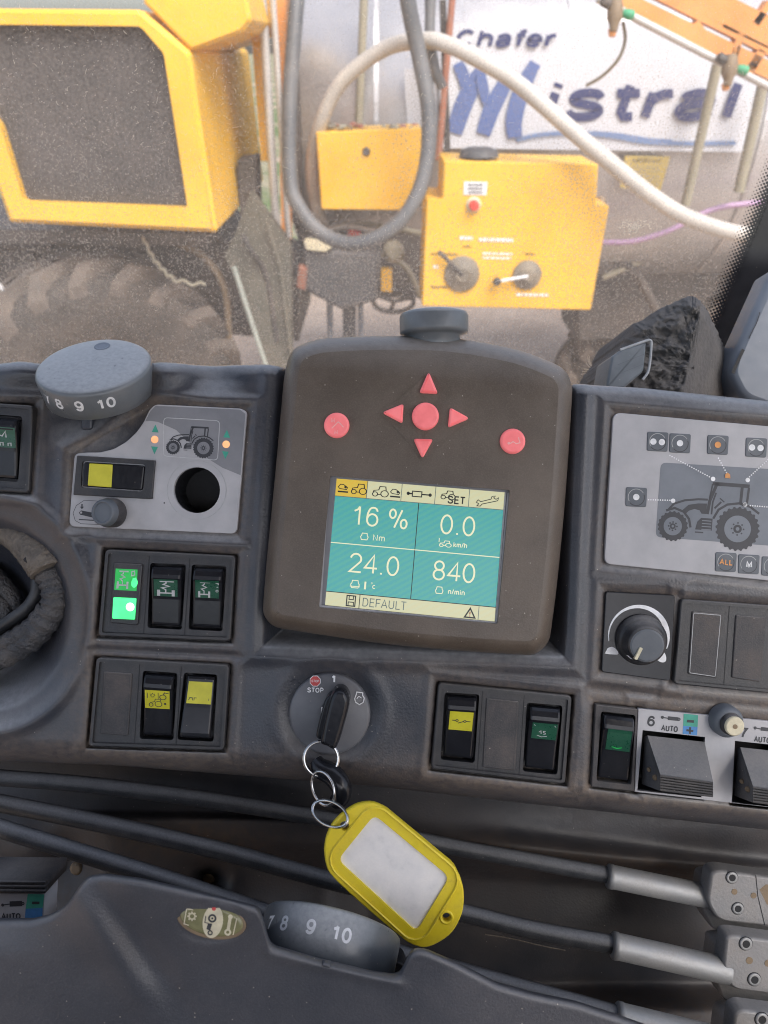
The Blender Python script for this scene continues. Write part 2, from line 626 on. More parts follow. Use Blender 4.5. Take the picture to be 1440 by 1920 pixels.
M = {}
M['dash'] = plastic('dash_plastic', (0.030, 0.036, 0.050), 0.36, 620, 0.6, 0.24, attr=True, scale=20, specks=0.8, dust_sheen=0.7, dust_sheencol=(0.34, 0.35, 0.365), mottle=0.10, mottlecol=(0.16, 0.16, 0.165), coat=0.2)
M['under'] = plastic('under_dash_plastic', (0.030, 0.031, 0.037), 0.5, 620, 0.4, 0.35, dustcol=(0.12, 0.085, 0.06), attr=True, scale=14)
M['arm'] = plastic('armrest_plastic', (0.052, 0.056, 0.069), 0.42, 700, 0.6, 0.12, scale=14, specks=0.9, dust_sheen=0.3, mottle=0.14, mottlecol=(0.2, 0.205, 0.22))
M['unit'] = plastic('terminal_plastic', (0.098, 0.077, 0.060), 0.40, 800, 0.4, 0.36, dustcol=(0.18, 0.145, 0.115), scale=22, specks=1.0, dust_sheen=0.45, mottle=0.2)
M['knob'] = plastic('knob_plastic', (0.13, 0.145, 0.16), 0.33, 900, 0.15, 0.12, dustcol=(0.25, 0.22, 0.19), scale=30, dust_sheen=0.75, dust_sheencol=(0.46, 0.47, 0.48), mottle=0.05)
M['black'] = plastic('black_plastic', (0.022, 0.024, 0.029), 0.40, 900, 0.3, 0.30, dustcol=(0.13, 0.105, 0.085), scale=45, dust_sheen=0.35, mottle=0.08)
M['blackd'] = plastic('black_dusty_plastic', (0.036, 0.036, 0.041), 0.55, 900, 0.45, 0.6, dustcol=(0.15, 0.12, 0.10), scale=40, specks=0.9, dust_sheen=0.4, mottle=0.15)
M['gloss'] = plastic('black_gloss_plastic', (0.013, 0.014, 0.018), 0.2, 500, 0.0, 0.05, dustcol=(0.09, 0.085, 0.08), scale=40, specks=0.3, spec=0.35)
M['plate'] = plastic('grey_plate_print', (0.40, 0.40, 0.42), 0.5, 1200, 0.08, 0.15, dustcol=(0.33, 0.28, 0.23), scale=30, specks=0.3)
M['plate2'] = plastic('darker_grey_plate_print', (0.20, 0.205, 0.225), 0.5, 1200, 0.08, 0.12, dustcol=(0.3, 0.26, 0.22), scale=30, specks=0.3)
M['slate'] = plastic('slate_grey_print', (0.155, 0.175, 0.205), 0.5, 1200, 0.05, 0.15, dustcol=(0.25, 0.22, 0.2), scale=30, specks=0.3)
M['slate_d'] = plastic('button_grey_print', (0.10, 0.115, 0.135), 0.5, 1200, 0.05, 0.15, dustcol=(0.25, 0.22, 0.2), scale=30, specks=0.2)
M['inkd'] = ink('dark_print', (0.035, 0.037, 0.045))
M['inkw'] = ink('white_print', (0.74, 0.75, 0.77))
M['inkg'] = ink('pale_grey_print', (0.48, 0.49, 0.50))
M['line'] = ink('fine_pale_line', (0.36, 0.37, 0.38))
M['orange'] = ink('orange_print', (0.62, 0.27, 0.08))
M['peach'] = glow('orange_lamp', (1.0, 0.42, 0.20), 0.55)
M['green'] = ink('green_print', (0.05, 0.33, 0.24))
M['blue'] = ink('blue_print', (0.06, 0.22, 0.50))
M['redp'] = ink('red_print', (0.50, 0.06, 0.06))
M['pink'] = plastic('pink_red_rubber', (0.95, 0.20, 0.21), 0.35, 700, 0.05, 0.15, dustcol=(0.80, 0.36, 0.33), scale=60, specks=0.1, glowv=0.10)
M['pinkl'] = ink('pink_engraving', (0.90, 0.48, 0.45))
M['yel'] = plastic('yellow_lens', (0.56, 0.52, 0.03), 0.35, 500, 0.05, 0.15, dustcol=(0.4, 0.36, 0.1), scale=70, specks=0.2)
M['grn'] = plastic('dark_green_lens', (0.008, 0.075, 0.042), 0.3, 500, 0.05, 0.15, dustcol=(0.1, 0.12, 0.1), scale=70, specks=0.3)
M['grn_lit'] = glow('green_lit_lens', (0.06, 0.95, 0.22), 0.85)
M['grn_half'] = glow('green_half_lit_lens', (0.015, 0.40, 0.07), 0.45)
M['grn_spot'] = glow('green_lamp_spot', (0.75, 1.0, 0.80), 1.1)
M['hole'] = plastic('hole_black', (0.006, 0.007, 0.010), 0.6, 500, 0.0, 0.0, specks=0)
M['steel'] = plastic('bright_steel', (0.62, 0.62, 0.62), 0.22, 900, 0.03, 0.08, metal=1.0, specks=0)
M['cast'] = plastic('cast_alloy', (0.25, 0.248, 0.25), 0.55, 500, 0.6, 0.55, dustcol=(0.20, 0.165, 0.13), scale=45, metal=0.25)
M['castb'] = plastic('brown_stained_alloy', (0.20, 0.145, 0.09), 0.6, 700, 0.3, 0.6, dustcol=(0.22, 0.16, 0.1), scale=60)
M['sleeve'] = plastic('zinc_sleeve', (0.30, 0.305, 0.31), 0.48, 500, 0.3, 0.45, dustcol=(0.19, 0.155, 0.12), scale=60, metal=0.45)
M['rubber'] = plastic('black_cable_rubber', (0.028, 0.031, 0.037), 0.40, 900, 0.35, 0.35, dustcol=(0.13, 0.125, 0.12), scale=60, specks=0.6, dust_sheen=0.6, dust_sheencol=(0.24, 0.25, 0.27), mottle=0.16)
M['cream'] = ink('cream_plastic', (0.60, 0.55, 0.40))
M['ytag'] = plastic('yellow_tag_plastic', (0.80, 0.63, 0.025), 0.38, 500, 0.08, 0.75, dustcol=(0.36, 0.26, 0.04), scale=95, specks=0.0)
M['wtag'] = plastic('white_tag_paper', (0.80, 0.775, 0.76), 0.5, 600, 0.05, 0.5, dustcol=(0.58, 0.53, 0.46), scale=75, specks=0.0)
M['olive'] = ink('olive_badge', (0.20, 0.195, 0.10), 0.2)
M['wrap'] = plastic('cracked_black_wrap', (0.048, 0.050, 0.057), 0.55, 420, 1.0, 0.45, dustcol=(0.20, 0.17, 0.14), scale=60, specks=0.6, bdist=0.002)
M['tape'] = plastic('torn_brown_tape', (0.125, 0.108, 0.092), 0.7, 300, 0.9, 0.6, dustcol=(0.26, 0.215, 0.165), scale=70, specks=0.6, bdist=0.002)
M['foam'] = plastic('crumbly_black_foam', (0.115, 0.11, 0.108), 0.95, 300, 0.35, 0.5, dustcol=(0.13, 0.115, 0.10), scale=60, specks=0.9, bdist=0.004)
M['bluegrey'] = plastic('blue_grey_paint', (0.16, 0.185, 0.225), 0.4, 200, 0.06, 0.25, dustcol=(0.22, 0.21, 0.2), scale=14, specks=0.4)
M['devgrey'] = plastic('weathered_grey_cover', (0.13, 0.15, 0.17), 0.45, 400, 0.1, 0.3, dustcol=(0.25, 0.25, 0.24), scale=50)
# exterior
M['ypaint'] = plastic('yellow_machine_paint', (0.80, 0.45, 0.04), 0.42, 60, 0.05, 0.45, dustcol=(0.66, 0.40, 0.09), scale=2.2, specks=0, bdist=0.004)
M['yside'] = plastic('yellow_side_paint', (0.80, 0.46, 0.035), 0.5, 60, 0.05, 0.35, dustcol=(0.55, 0.36, 0.10), scale=2.2, specks=0, bdist=0.004)
M['mesh'] = plastic('dark_grille_mesh', (0.050, 0.046, 0.046), 0.7, 90, 0.6, 0.5, dustcol=(0.095, 0.082, 0.078), scale=5, specks=0.0, bdist=0.004)
M['tank'] = plastic('stainless_tank', (0.47, 0.465, 0.48), 0.34, 30, 0.03, 0.25, dustcol=(0.42, 0.38, 0.36), scale=1.6, specks=0, metal=0.6, bdist=0.004)
M['sign'] = ink('white_sign_vinyl', (0.60, 0.62, 0.68), 0.35, 0.06)
M['navy'] = ink('navy_sign_print', (0.035, 0.048, 0.15), 0.4)
M['brush'] = ink('blue_brush_print', (0.10, 0.155, 0.36), 0.4, 0.35)
M['swoosh'] = ink('pale_blue_swoosh', (0.17, 0.25, 0.44), 0.4)
M['whose'] = plastic('white_hose', (0.50, 0.47, 0.43), 0.5, 50, 0.1, 0.4, dustcol=(0.46, 0.39, 0.32), scale=5, specks=0, bdist=0.004)
M['ghose'] = plastic('grey_black_hose', (0.09, 0.097, 0.107), 0.5, 50, 0.1, 0.4, dustcol=(0.24, 0.22, 0.20), scale=5, specks=0, bdist=0.004)
M['phose'] = plastic('purple_hose', (0.40, 0.26, 0.42), 0.5, 50, 0.1, 0.3, dustcol=(0.36, 0.28, 0.34), scale=5, specks=0)
M['olivep'] = plastic('olive_grey_post', (0.30, 0.28, 0.21), 0.6, 50, 0.1, 0.5, dustcol=(0.30, 0.25, 0.19), scale=4, specks=0)
M['rust'] = plastic('rusty_red_post', (0.34, 0.135, 0.085), 0.6, 50, 0.2, 0.5, dustcol=(0.26, 0.18, 0.14), scale=6, specks=0)
M['darkm'] = plastic('dark_machine_parts', (0.055, 0.051, 0.050), 0.6, 50, 0.4, 0.8, dustcol=(0.15, 0.12, 0.10), scale=3, specks=0, bdist=0.006)
M['pump'] = plastic('grey_black_pump_box', (0.062, 0.065, 0.072), 0.55, 50, 0.2, 0.4, dustcol=(0.12, 0.10, 0.09), scale=4, specks=0)
M['tyre'] = plastic('dusty_tyre', (0.050, 0.044, 0.040), 0.9, 40, 0.6, 0.8, dustcol=(0.11, 0.09, 0.076), scale=5, specks=0, bdist=0.01)
M['obeam'] = plastic('orange_boom_paint', (0.72, 0.30, 0.085), 0.5, 40, 0.1, 0.3, dustcol=(0.55, 0.33, 0.18), scale=4, specks=0)
M['zinc'] = plastic('galvanised_pipe', (0.52, 0.51, 0.50), 0.45, 40, 0.1, 0.4, dustcol=(0.38, 0.32, 0.27), scale=4, specks=0, metal=0.3)
M['gcap'] = ink('green_cap', (0.05, 0.32, 0.16))
M['red'] = ink('red_plastic', (0.70, 0.06, 0.04))
M['ylabel'] = ink('dull_yellow_label', (0.50, 0.38, 0.12))
M['guard'] = plastic('olive_mudguard', (0.10, 0.097, 0.078), 0.6, 40, 0.1, 0.5, dustcol=(0.17, 0.14, 0.11), scale=6, specks=0)
M['gstrip'] = plastic('grey_green_strip', (0.30, 0.33, 0.30), 0.5, 40, 0.1, 0.3, dustcol=(0.32, 0.28, 0.22), scale=4, specks=0)
M['roof'] = plastic('dark_shade_lining', (0.14, 0.14, 0.14), 0.8, 300, 0.2, 0.2, scale=6, specks=0)  # kept dark so the added roof and rear panel reflect little
M['disc'] = plastic('ignition_disc_plastic', (0.11, 0.115, 0.13), 0.36, 900, 0.1, 0.2, dustcol=(0.2, 0.18, 0.16), scale=40)
M['lever'] = plastic('worn_grey_lever', (0.085, 0.088, 0.096), 0.5, 900, 0.4, 0.5, dustcol=(0.19, 0.165, 0.14), scale=45, specks=0.9, dust_sheen=0.35, mottle=0.15)
M['lug'] = plastic('mud_dusted_lug', (0.105, 0.088, 0.077), 0.9, 40, 0.6, 0.8, dustcol=(0.18, 0.147, 0.122), scale=9, specks=0, bdist=0.01)

# ================================================================== the setting outside
def ground_mat():
    m, n, l, bs = newmat('dry_dirt')
    c = n.new('ShaderNodeTexCoord').outputs['Object']
    a = noise(n, l, 0.9, 6, 0.65, c)
    b = noise(n, l, 14, 4, 0.6, c)
    col = mixc(n, l, ramp(n, l, a, 0.35, 0.65), (0.34, 0.255, 0.195), (0.50, 0.39, 0.305))
    col = mixc(n, l, ramp(n, l, b, 0.55, 0.75, 0, 0.5), col, (0.22, 0.17, 0.14))
    g = noise(n, l, 0.35, 4, 0.6, c)
    sx = n.new('ShaderNodeSeparateXYZ')
    l.new(c, sx.inputs[0])
    far = ramp(n, l, sx.outputs[1], 8.5, 12.0)
    gm = math_(n, l, 'MULTIPLY', far, ramp(n, l, g, 0.4, 0.55))
    col = mixc(n, l, gm, col, (0.09, 0.14, 0.04))
    l.new(col, bs.inputs['Base Color'])
    bs.inputs['Roughness'].default_value = 0.95
    bp = n.new('ShaderNodeBump')
    bp.inputs['Distance'].default_value = 0.03
    l.new(b, bp.inputs['Height'])
    l.new(bp.outputs[0], bs.inputs['Normal'])
    return m

g = MB()
R_ = 600.0
g.add([(-R_, -R_, 0), (R_, -R_, 0), (R_, R_, 0), (-R_, R_, 0)], [[0, 1, 2, 3]], ground_mat())
g.build('ground', frame=WM, kind='structure')

# ------------------------------------------------------------------ the sprayer parked in front
spr = thing('crop_sprayer', 'yellow crop sprayer with steel tank and navy lettering, parked beyond the windscreen', 'farm machine', (0, 4.2, 0), WM)

# engine hood: front face with cut corner, slanted grille, top and right side running back
YH = 3.5
def hood():
    front = [(-160, 14), (262, 18), (356, 98), (407, 437), (15, 418), (-40, 250)]
    mb = MB()
    f = [Vector(W(x, y, YH)) for x, y in front]
    back = [Vector((p.x, 5.05, p.z)) for p in f]
    back[0].z += 0.02
    grille = [(-150, 44), (263, 49), (307, 100), (352, 390), (44, 378), (0, 235)]
    fr = rounded(front, 9, 4)
    F3 = [Vector(W(x, y, YH)) for x, y in fr]
    n = len(F3)
    c = sum(F3, Vector()) / n
    fi = [p + (c - p).normalized() * 0.022 for p in F3]
    mid = [p + Vector((0, 0.02, 0)) for p in F3]
    bk = [Vector((p.x, 5.0, p.z)) for p in F3]
    vs = fi + mid + bk
    fs = []
    for k in (0, 1):
        for i in range(n):
            j = (i + 1) % n
            fs.append([k * n + i, k * n + j, (k + 1) * n + j, (k + 1) * n + i])
    mb.add(vs, fs, M['yside'], False)
    # front frame with the grille opening
    outer = inset(fixw(fr), 8)
    hole = rounded(grille, 8, 3)
    pts, tri = cdt_fill(outer, [fixw(hole)])
    mb.add([W(x, y, YH) for x, y in pts], tri, M['ypaint'])
    rim0 = [W(x, y, YH) for x, y in fixw(hole)]
    rim1 = [(p[0], YH + 0.05, p[2]) for p in rim0]
    k = len(rim0)
    mb.add(rim0 + rim1, [[i, (i + 1) % k, k + (i + 1) % k, k + i] for i in range(k)], M['yside'])
    # joining lip between frame and bevel
    o3 = [W(x, y, YH) for x, y in outer]
    mb.add([tuple(p) for p in fi] + o3, [], M['ypaint'])
    hd = mb.build('engine_hood', spr)
    gm = MB()
    gp = [W(x, y, YH) for x, y in inset(fixw(hole), -6)]
    gp = [(p[0], YH + 0.045, p[2]) for p in gp]
    gm.add(gp, [list(range(len(gp)))], M['mesh'])
    # upright ribs behind the mesh show as faint bands
    for i in range(14):
        x = -140 + i * 37
        a, b = W(x, 40, YH + 0.04), W(x + 18, 395, YH + 0.04)
    gm.build('grille', hd)
    lt = MB()
    p = [(-.365, -.05), (0, 0)]
    def side(px, py):   # on the right flank of the hood (x fixed along the depth)
        d = Vector(WP(px, py, f[3], (1, 0, 0.16)))
        return d
    q = [side(398, 295), side(405, 297), side(411, 350), side(404, 348)]
    q2 = [v + Vector((0.012, 0, 0)) for v in q]
    lt.add(q + q2, [[4, 5, 6, 7], [0, 1, 5, 4], [1, 2, 6, 5], [2, 3, 7, 6], [3, 0, 4, 7]], M['darkm'])
    lt.build('hood_latch', hd)
hood()
# upper casing above the hood
mb = MB()
mb.wprism(rounded([(266, 2), (300, -60), (450, -60), (472, 38), (455, 60), (357, 96)], 6, 3), 3.53, 4.6, M['ypaint'], 0.015)
mb.build('hood_top', spr)

# chassis below the hood
mb = MB()
mb.wprism([(-200, 430), (400, 445), (420, 470), (560, 520), (560, 640), (-200, 560)], 4.35, 5.2, M['darkm'])
mb.wprism([(-200, 425), (395, 440), (388, 462), (-200, 452)], 3.75, 4.6, M['darkm'])
mb.wprism([(-60, 470), (65, 470), (60, 525), (-60, 530)], 4.0, 4.6, M['darkm'], 0.02)
mb.wprism([(540, 398), (820, 398), (812, 560), (690, 560), (575, 480)], 4.75, 5.1, M['darkm'], 0.02)
mb.build('chassis', spr)

def wheel(cx, cy, Y, rad, wid, yaw, mat):
    """tyre with lugs, axle along the depth"""
    c = Vector(W(cx, cy, Y))
    rz = Matrix.Rotation(math.radians(yaw), 3, 'Z')
    ax = rz @ Vector((0, -1, 0))
    r = rad * 1000
    w = wid * 1000
    t = MB()
    prof = [(r * .40, -w * .34), (r * .55, -w * .46), (r * .80, -w * .52), (r * .91, -w * .46), (r * .95, -w * .30), (r * .96, 0), (r * .95, w * .30), (r * .91, w * .46), (r * .80, w * .52), (r * .55, w * .46), (r * .40, w * .34)]
    t.lathe(c, ax, prof, mat, 64, (1, 0, 0), False, False)
    X = Vector((1, 0, 0)); X = (X - ax * X.dot(ax)).normalized()
    Yv = ax.cross(X)
    N = 20
    for s in (1, -1):
        for i in range(N):
            a0 = 2 * math.pi * (i + (0.5 if s < 0 else 0)) / N
            vs = []
            K = 7
            for k in range(K + 1):
                u = k / K
                a = a0 + u * 0.42
                z = s * (0.02 + u * 0.50) * w * 0.001
                rr = rad * (0.955 if u < .75 else 0.955 - (u - .75) * .5)
                hh = rad * (0.075 if u < .8 else 0.065)
                da = 0.065
                for q, (dr, daa) in enumerate(((-.01, -da), (hh, -da * .75), (hh, da * .75), (-.01, da))):
                    vs.append(c + ax * z + (X * math.cos(a + daa) + Yv * math.sin(a + daa)) * (rr + dr))
            fs = []
            for k in range(K):
                for q in range(3):
                    fs.append([k * 4 + q, k * 4 + q + 1, k * 4 + q + 5, k * 4 + q + 4])
            fs.append([K * 4 + q for q in range(4)])
            t.add(vs, fs, M['lug'], False)
    wh = t.build('wheel', spr)
    rm = MB()
    rm.lathe(c, ax, [(r * .41, w * .36), (r * .38, w * .32), (r * .34, w * .05), (r * .22, 0), (r * .20, w * .12), (r * .05, w * .14)], M['castb'], 40, (1, 0, 0), False, True)
    rm.build('rim', wh)
wheel(205, 735, 3.75, 0.70, 0.40, 24, M['tyre'])
wheel(1245, 745, 5.4, 0.86, 0.50, -14, M['tyre'])

# mudguard and strips right of the wheel
mb = MB()
pts = [(470, 360), (545, 460), (548, 700), (500, 700), (440, 520), (420, 480), (440, 440)]
mb.wprism(pts, 3.9, 3.98, M['guard'])
mb.build('mudguard', spr)
mb = MB()
mb.tube([W(438, 500, 3.84), W(470, 600, 3.84), (W(510, 720, 3.84))], 0.014, M['gstrip'])
mb.tube([W(500, 420, 3.86), W(525, 500, 3.86), W(545, 660, 3.86)], 0.010, M['guard'])
mb.build('mudguard_stay', spr)
# coiled yellow-green breather cable below the hood
mb = MB()
pp = spline([(268, 445, 0), (285, 480, 0), (305, 505, 0), (330, 525, 0), (385, 535, 0)], 10)
mb.tube([W(x, y + 4 * math.sin(i * 1.1), 3.7) for i, (x, y, _) in enumerate(pp)], 0.008, M['olivep'], 8)
mb.build('coiled_cable', spr)

# upright pipes and posts
def pipe(name, a, b, Y, r, mat, Y2=None):
    m_ = MB()
    A, B = Vector(W(*a, Y)), Vector(W(*b, Y2 or Y))
    m_.tube([A.lerp(B, t / 6) for t in range(7)], r, mat, 14)
    m_.build(name, spr)
def post(name, a, b, Y, w, d, mat):
    m_ = MB()
    m_.bar(W(*a, Y), W(*b, Y), w, d, mat)
    m_.build(name, spr)
post('mast_post', (478, -40), (502, 300), 4.2, 0.055, 0.10, M['ypaint'])
post('mast_post', (530, -40), (538, 450), 4.25, 0.045, 0.12, M['obeam'])
pipe('hydraulic_pipe', (489, -40), (520, 460), 4.05, 0.021, M['zinc'])
pipe('hydraulic_pipe', (509, -40), (541, 445), 4.05, 0.015, M['zinc'])
post('mast_post', (546, -40), (562, 380), 4.4, 0.045, 0.06, M['darkm'])
pipe('support_tube', (684, -40), (672, 250), 4.6, 0.022, M['olivep'])
pipe('support_tube', (803, -40), (809, 300), 4.4, 0.020, M['darkm'])
pipe('support_tube', (851, -40), (822, 300), 4.3, 0.017, M['rust'])
pipe('support_tube', (1345, 120), (1285, 385), 4.4, 0.026, M['olivep'])
pipe('support_tube', (1432, 150), (1385, 360), 4.4, 0.028, M['olivep'])
mb = MB()
mb.bar(W(830, 0, 4.35), W(840, 330, 4.35), 0.03, 0.05, M['darkm'])
mb.build('mast_rail', spr)
mb = MB()
mb.wprism([(445, 300), (478, 296), (482, 420), (450, 410)], 4.1, 4.3, M['darkm'], 0.01)
mb.build('mast_bracket', spr)

# stainless tank lying across, with its lettered sign
TY, TR = 5.55, 0.95
def tank():
    zc = W(1000, 262, TY - TR)[2]
    x0, x1 = W(548, 150, TY - TR)[0], 3.4
    mb = MB()
    K, n = 10, 64
    prof = [(x0 - .16, .05), (x0 - .15, .45), (x0 - .10, .75), (x0 - .03, .93), (x0, .97), (x0 + .03, 1.0), (x1, 1.0), (x1 + .1, .7), (x1 + .15, .1)]
    vs = []
    for x, k in prof:
        for i in range(n):
            a = 2 * math.pi * i / n
            vs.append((x, TY + math.cos(a) * TR * k, zc + math.sin(a) * TR * k))
    fs = []
    for k in range(len(prof) - 1):
        for i in range(n):
            j = (i + 1) % n
            fs.append([k * n + i, k * n + j, (k + 1) * n + j, (k + 1) * n + i])
    mb.add(vs, fs, M['tank'], True)
    for x in (x0 + .45, x0 + 1.5, x0 + 2.6):     # hoops round the tank
        for (q0, q1) in ((-.012, .012),):
            vv = []
            for xx, k in ((x + q0, 1.0), (x + q0, 1.008), (x + q1, 1.008), (x + q1, 1.0)):
                for i in range(n):
                    a = 2 * math.pi * i / n
                    vv.append((xx, TY + math.cos(a) * TR * k, zc + math.sin(a) * TR * k))
            mb.add(vv, [[k * n + i, k * n + (i + 1) % n, (k + 1) * n + (i + 1) % n, (k + 1) * n + i] for k in range(3) for i in range(n)], M['tank'], False)
    tk = mb.build('tank', spr)
    YS = 4.55
    pm = lambda x, y, k=0: W(x, y, YS - 0.004 - .0016 * k)
    pm2 = lambda x, y: W(x, y, YS - 0.010)
    s = MB()
    s.wprism(rounded([(825, 44), (1402, 40), (1428, 165), (1398, 285), (826, 278), (824, 160)], 5, 3), YS, YS + 0.02, M['sign'])
    s.wprism([(757, 128), (822, 130), (820, 236), (764, 238)], YS + 0.03, YS + 0.05, M['sign'])
    s.text('Chafer', 944, 72, 35, 0, 0, M['navy'], 0.22, 0.28, fit=188, pm=pm, gap=.5, layered=True)
    s.text('istral', 1194, 188, 80, 0, 0, M['navy'], 0.215, 0.36, fit=366, pm=pm, gap=.42, layered=True)
    # brushed capital
    zz = [0]
    def stroke(pts, wd):
        zz[0] += 1
        pm2 = lambda x, y, k=zz[0]: W(x, y, YS - 0.006 - .002 * k)
        pp = spline(pts, 8)
        n = len(pp)
        for i in range(n - 1):
            pass
        L, R = [], []
        for i in range(n):
            a, c = pp[max(i - 1, 0)], pp[min(i + 1, n - 1)]
            dx, dy = c[0] - a[0], c[1] - a[1]
            l = math.hypot(dx, dy)
            w = 1.3 * wd * (0.72 + 0.28 * math.sin(math.pi * min(1, 0.15 + i / n)))
            L.append(pm2(pp[i][0] - dy / l * w, pp[i][1] + dx / l * w))
            R.append(pm2(pp[i][0] + dy / l * w, pp[i][1] - dx / l * w))
        s.add(L + R, [[i, n + i, n + i + 1, i + 1] for i in range(n - 1)], M['brush'])
    stroke([(852, 250), (866, 205), (888, 155), (902, 133)], 13)
    stroke([(858, 118), (868, 140), (872, 165)], 9)
    stroke([(906, 252), (922, 205), (945, 160), (960, 135)], 12)
    stroke([(900, 135), (906, 165), (912, 195)], 8)
    stroke([(966, 258), (964, 225), (976, 175), (992, 140), (1004, 118)], 12)
    s.line(spline([(968, 262), (1020, 252), (1090, 250), (1150, 256), (1210, 266), (1290, 269), (1380, 268)], 8), 8, 0, M['swoosh'], pm=pm2)
    s.line(spline([(1110, 250), (1160, 254), (1215, 263), (1260, 266)], 8), 9, 0, M['swoosh'], pm=pm)
    s.build('sign_board', tk)
    lb = MB()
    lb.wprism([(1172, 292), (1257, 294), (1238, 358), (1163, 352)], 4.56, 4.57, M['ylabel'])
    lb.text('IMPORTANT', 1213, 301, 8, 1, 0, M['inkd'], 0.13, pm=lambda x, y: W(x, y, 4.552))
    for k in range(5):
        lb.line([(1182, 313 + k * 8), (1236, 314 + k * 8)], 1.6, 0, M['olivep'], pm=lambda x, y: W(x, y, 4.554))
    lb.build('notice_label', tk)
tank()
# dark shelf and pipework below the tank
mb = MB()
mb.wprism([(1130, 362), (1480, 350), (1480, 470), (1140, 455)], 5.0, 5.8, M['darkm'], 0.02)
mb.wprism([(1070, 450), (1480, 440), (1480, 560), (1300, 560), (1260, 640), (1080, 640)], 5.2, 5.7, M['darkm'], 0.03)
mb.wprism([(1220, 372), (1330, 368), (1350, 385), (1225, 386)], 4.75, 4.9, M['olivep'], 0.01)
mb.build('pipework_frame', spr)

# left yellow box
mb = MB()
q = [(592, 248), (790, 240), (786, 395), (602, 393)]
mb.wprism(rounded(q, 3, 3), 4.15, 4.42, M['ypaint'], 0.008)
bx = mb.build('chemical_box', spr)
mb = MB()
cc = Vector(W(687, 284, 4.15))
mb.lathe(cc + Vector((0, .004, 0)), (0, -1, 0), [(20, 0), (20, 12), (14, 18)], M['darkm'], 20)
mb.build('box_lock', bx)
mb = MB()
for k in range(26):
    x = RNG.uniform(610, 780)
    a = Vector(W(x, 240, 4.16 + RNG.random() * .2))
    a.z = Vector(W(690, 243, 4.15)).z + 0.006
    b_ = RNG.uniform(.008, .03)
    mb.lathe(a, (RNG.uniform(-.4, .4), RNG.uniform(-.4, .4), 1), [(b_ * 1000, -3), (b_ * 700, b_ * 300), (b_ * 200, b_ * 500)], RNG.choice([M['rust'], M['castb'], M['olivep']]), 7)
o = mb.build('dry_debris', bx, kind='stuff')

# control cabinet
mb = MB()
YC = 3.75
mb.wprism(rounded([(832, 302), (1122, 308), (1118, 384), (1142, 386), (1141, 396), (1108, 582), (791, 574), (799, 372), (829, 373)], 3, 2), YC, YC + 0.34, M['ypaint'], 0.008)
def on(x, y, d=0.0):
    return Vector(W(x, y, YC)) + Vector((0, -d, 0))
for (x0, y0, x1, w) in ((862, 446, 886, 7), (898, 449, 962, 7), (905, 475, 962, 4), (905, 483, 958, 4), (808, 476, 858, 3), (812, 500, 822, 6), (808, 538, 840, 3), (968, 552, 1028, 5), (984, 476, 1002, 3), (868, 462, 884, 3)):
    mm_ = M['inkw'] if w > 3 else M['inkd']
    x = x0
    while x < x1:
        st = RNG.uniform(3, 9)
        mb.line([(x, y0 + (x - x0) * .02), (min(x + st, x1), y0 + (x - x0) * .02)], w, 0, mm_, pm=lambda a, b: tuple(on(a, b, .003)))
        x += st + 1.6
cab = mb.build('control_cabinet', spr)
px_m = (Vector(W(900, 500, YC)) - Vector(W(800, 500, YC))).length / 100
def dialv(cx, cy, r, hx, hy, hw, hmat, tip):
    mb = MB()
    mb.lathe(on(cx, cy, -.002), (0, -1, 0), [(r * px_m * 1000, 0), (r * px_m * 1000, 14), (r * px_m * 900, 20), (r * px_m * 400, 24), (r * px_m * 380, 34)], M['cast2'], 28)
    d = mb.build('valve_dial', cab)
    hb = MB()
    hb.tube([on(cx, cy, .03), on(cx * .45 + hx * .55, cy * .45 + hy * .55, .035), on(hx, hy, .04)], hw, hmat, 10)
    if tip:
        hb.lathe(on(hx, hy, .025), (0, -1, 0), [(18, 0), (20, 8), (20, 22), (12, 28)], M['darkm'], 14)
    hb.build('lever', d)
M['cast2'] = plastic('dusty_dial', (0.19, 0.165, 0.13), 0.6, 90, 0.4, 0.7, dustcol=(0.30, 0.24, 0.16), scale=14, specks=0, bdist=0.004)
dialv(866, 513, 33, 822, 468, 0.010, M['darkm'], False)
dialv(988, 515, 27, 930, 524, 0.008, M['inkw'], True)
mb = MB()
mb.add([tuple(on(x, y, .003)) for x, y in ((870, 340), (914, 341), (912, 366), (869, 365))], [[0, 1, 2, 3]], M['inkw'])
for k in range(3):
    mb.line([(877, 346 + k * 7), (905, 346.5 + k * 7)], 2.4, 0, M['inkd'], pm=lambda x, y: tuple(on(x, y, .006)))
mb.build('sticker', cab)
mb = MB()
mb.lathe(on(888, 384, -.002), (0, -1, 0), [(36, 0), (36, 8), (26, 14)], M['cream'], 20)
mb.lathe(on(888, 384, .012), (0, -1, 0), [(24, 0), (24, 18), (16, 26)], M['red'], 20)
mb.build('stop_button', cab)
mb = MB()
mb.lathe(Vector(W(898, 292, YC + .12)), (0, 0, 1), [(95, 0), (85, 25), (60, 34)], M['pump'], 24)
mb.build('filler_cap', cab)
mb = MB()
mb.lathe(Vector(W(1125, 384, YC + .2)), (0, 0, 1), [(30, 0), (24, 30), (10, 40)], M['castb'], 14)
mb.build('breather', cab)

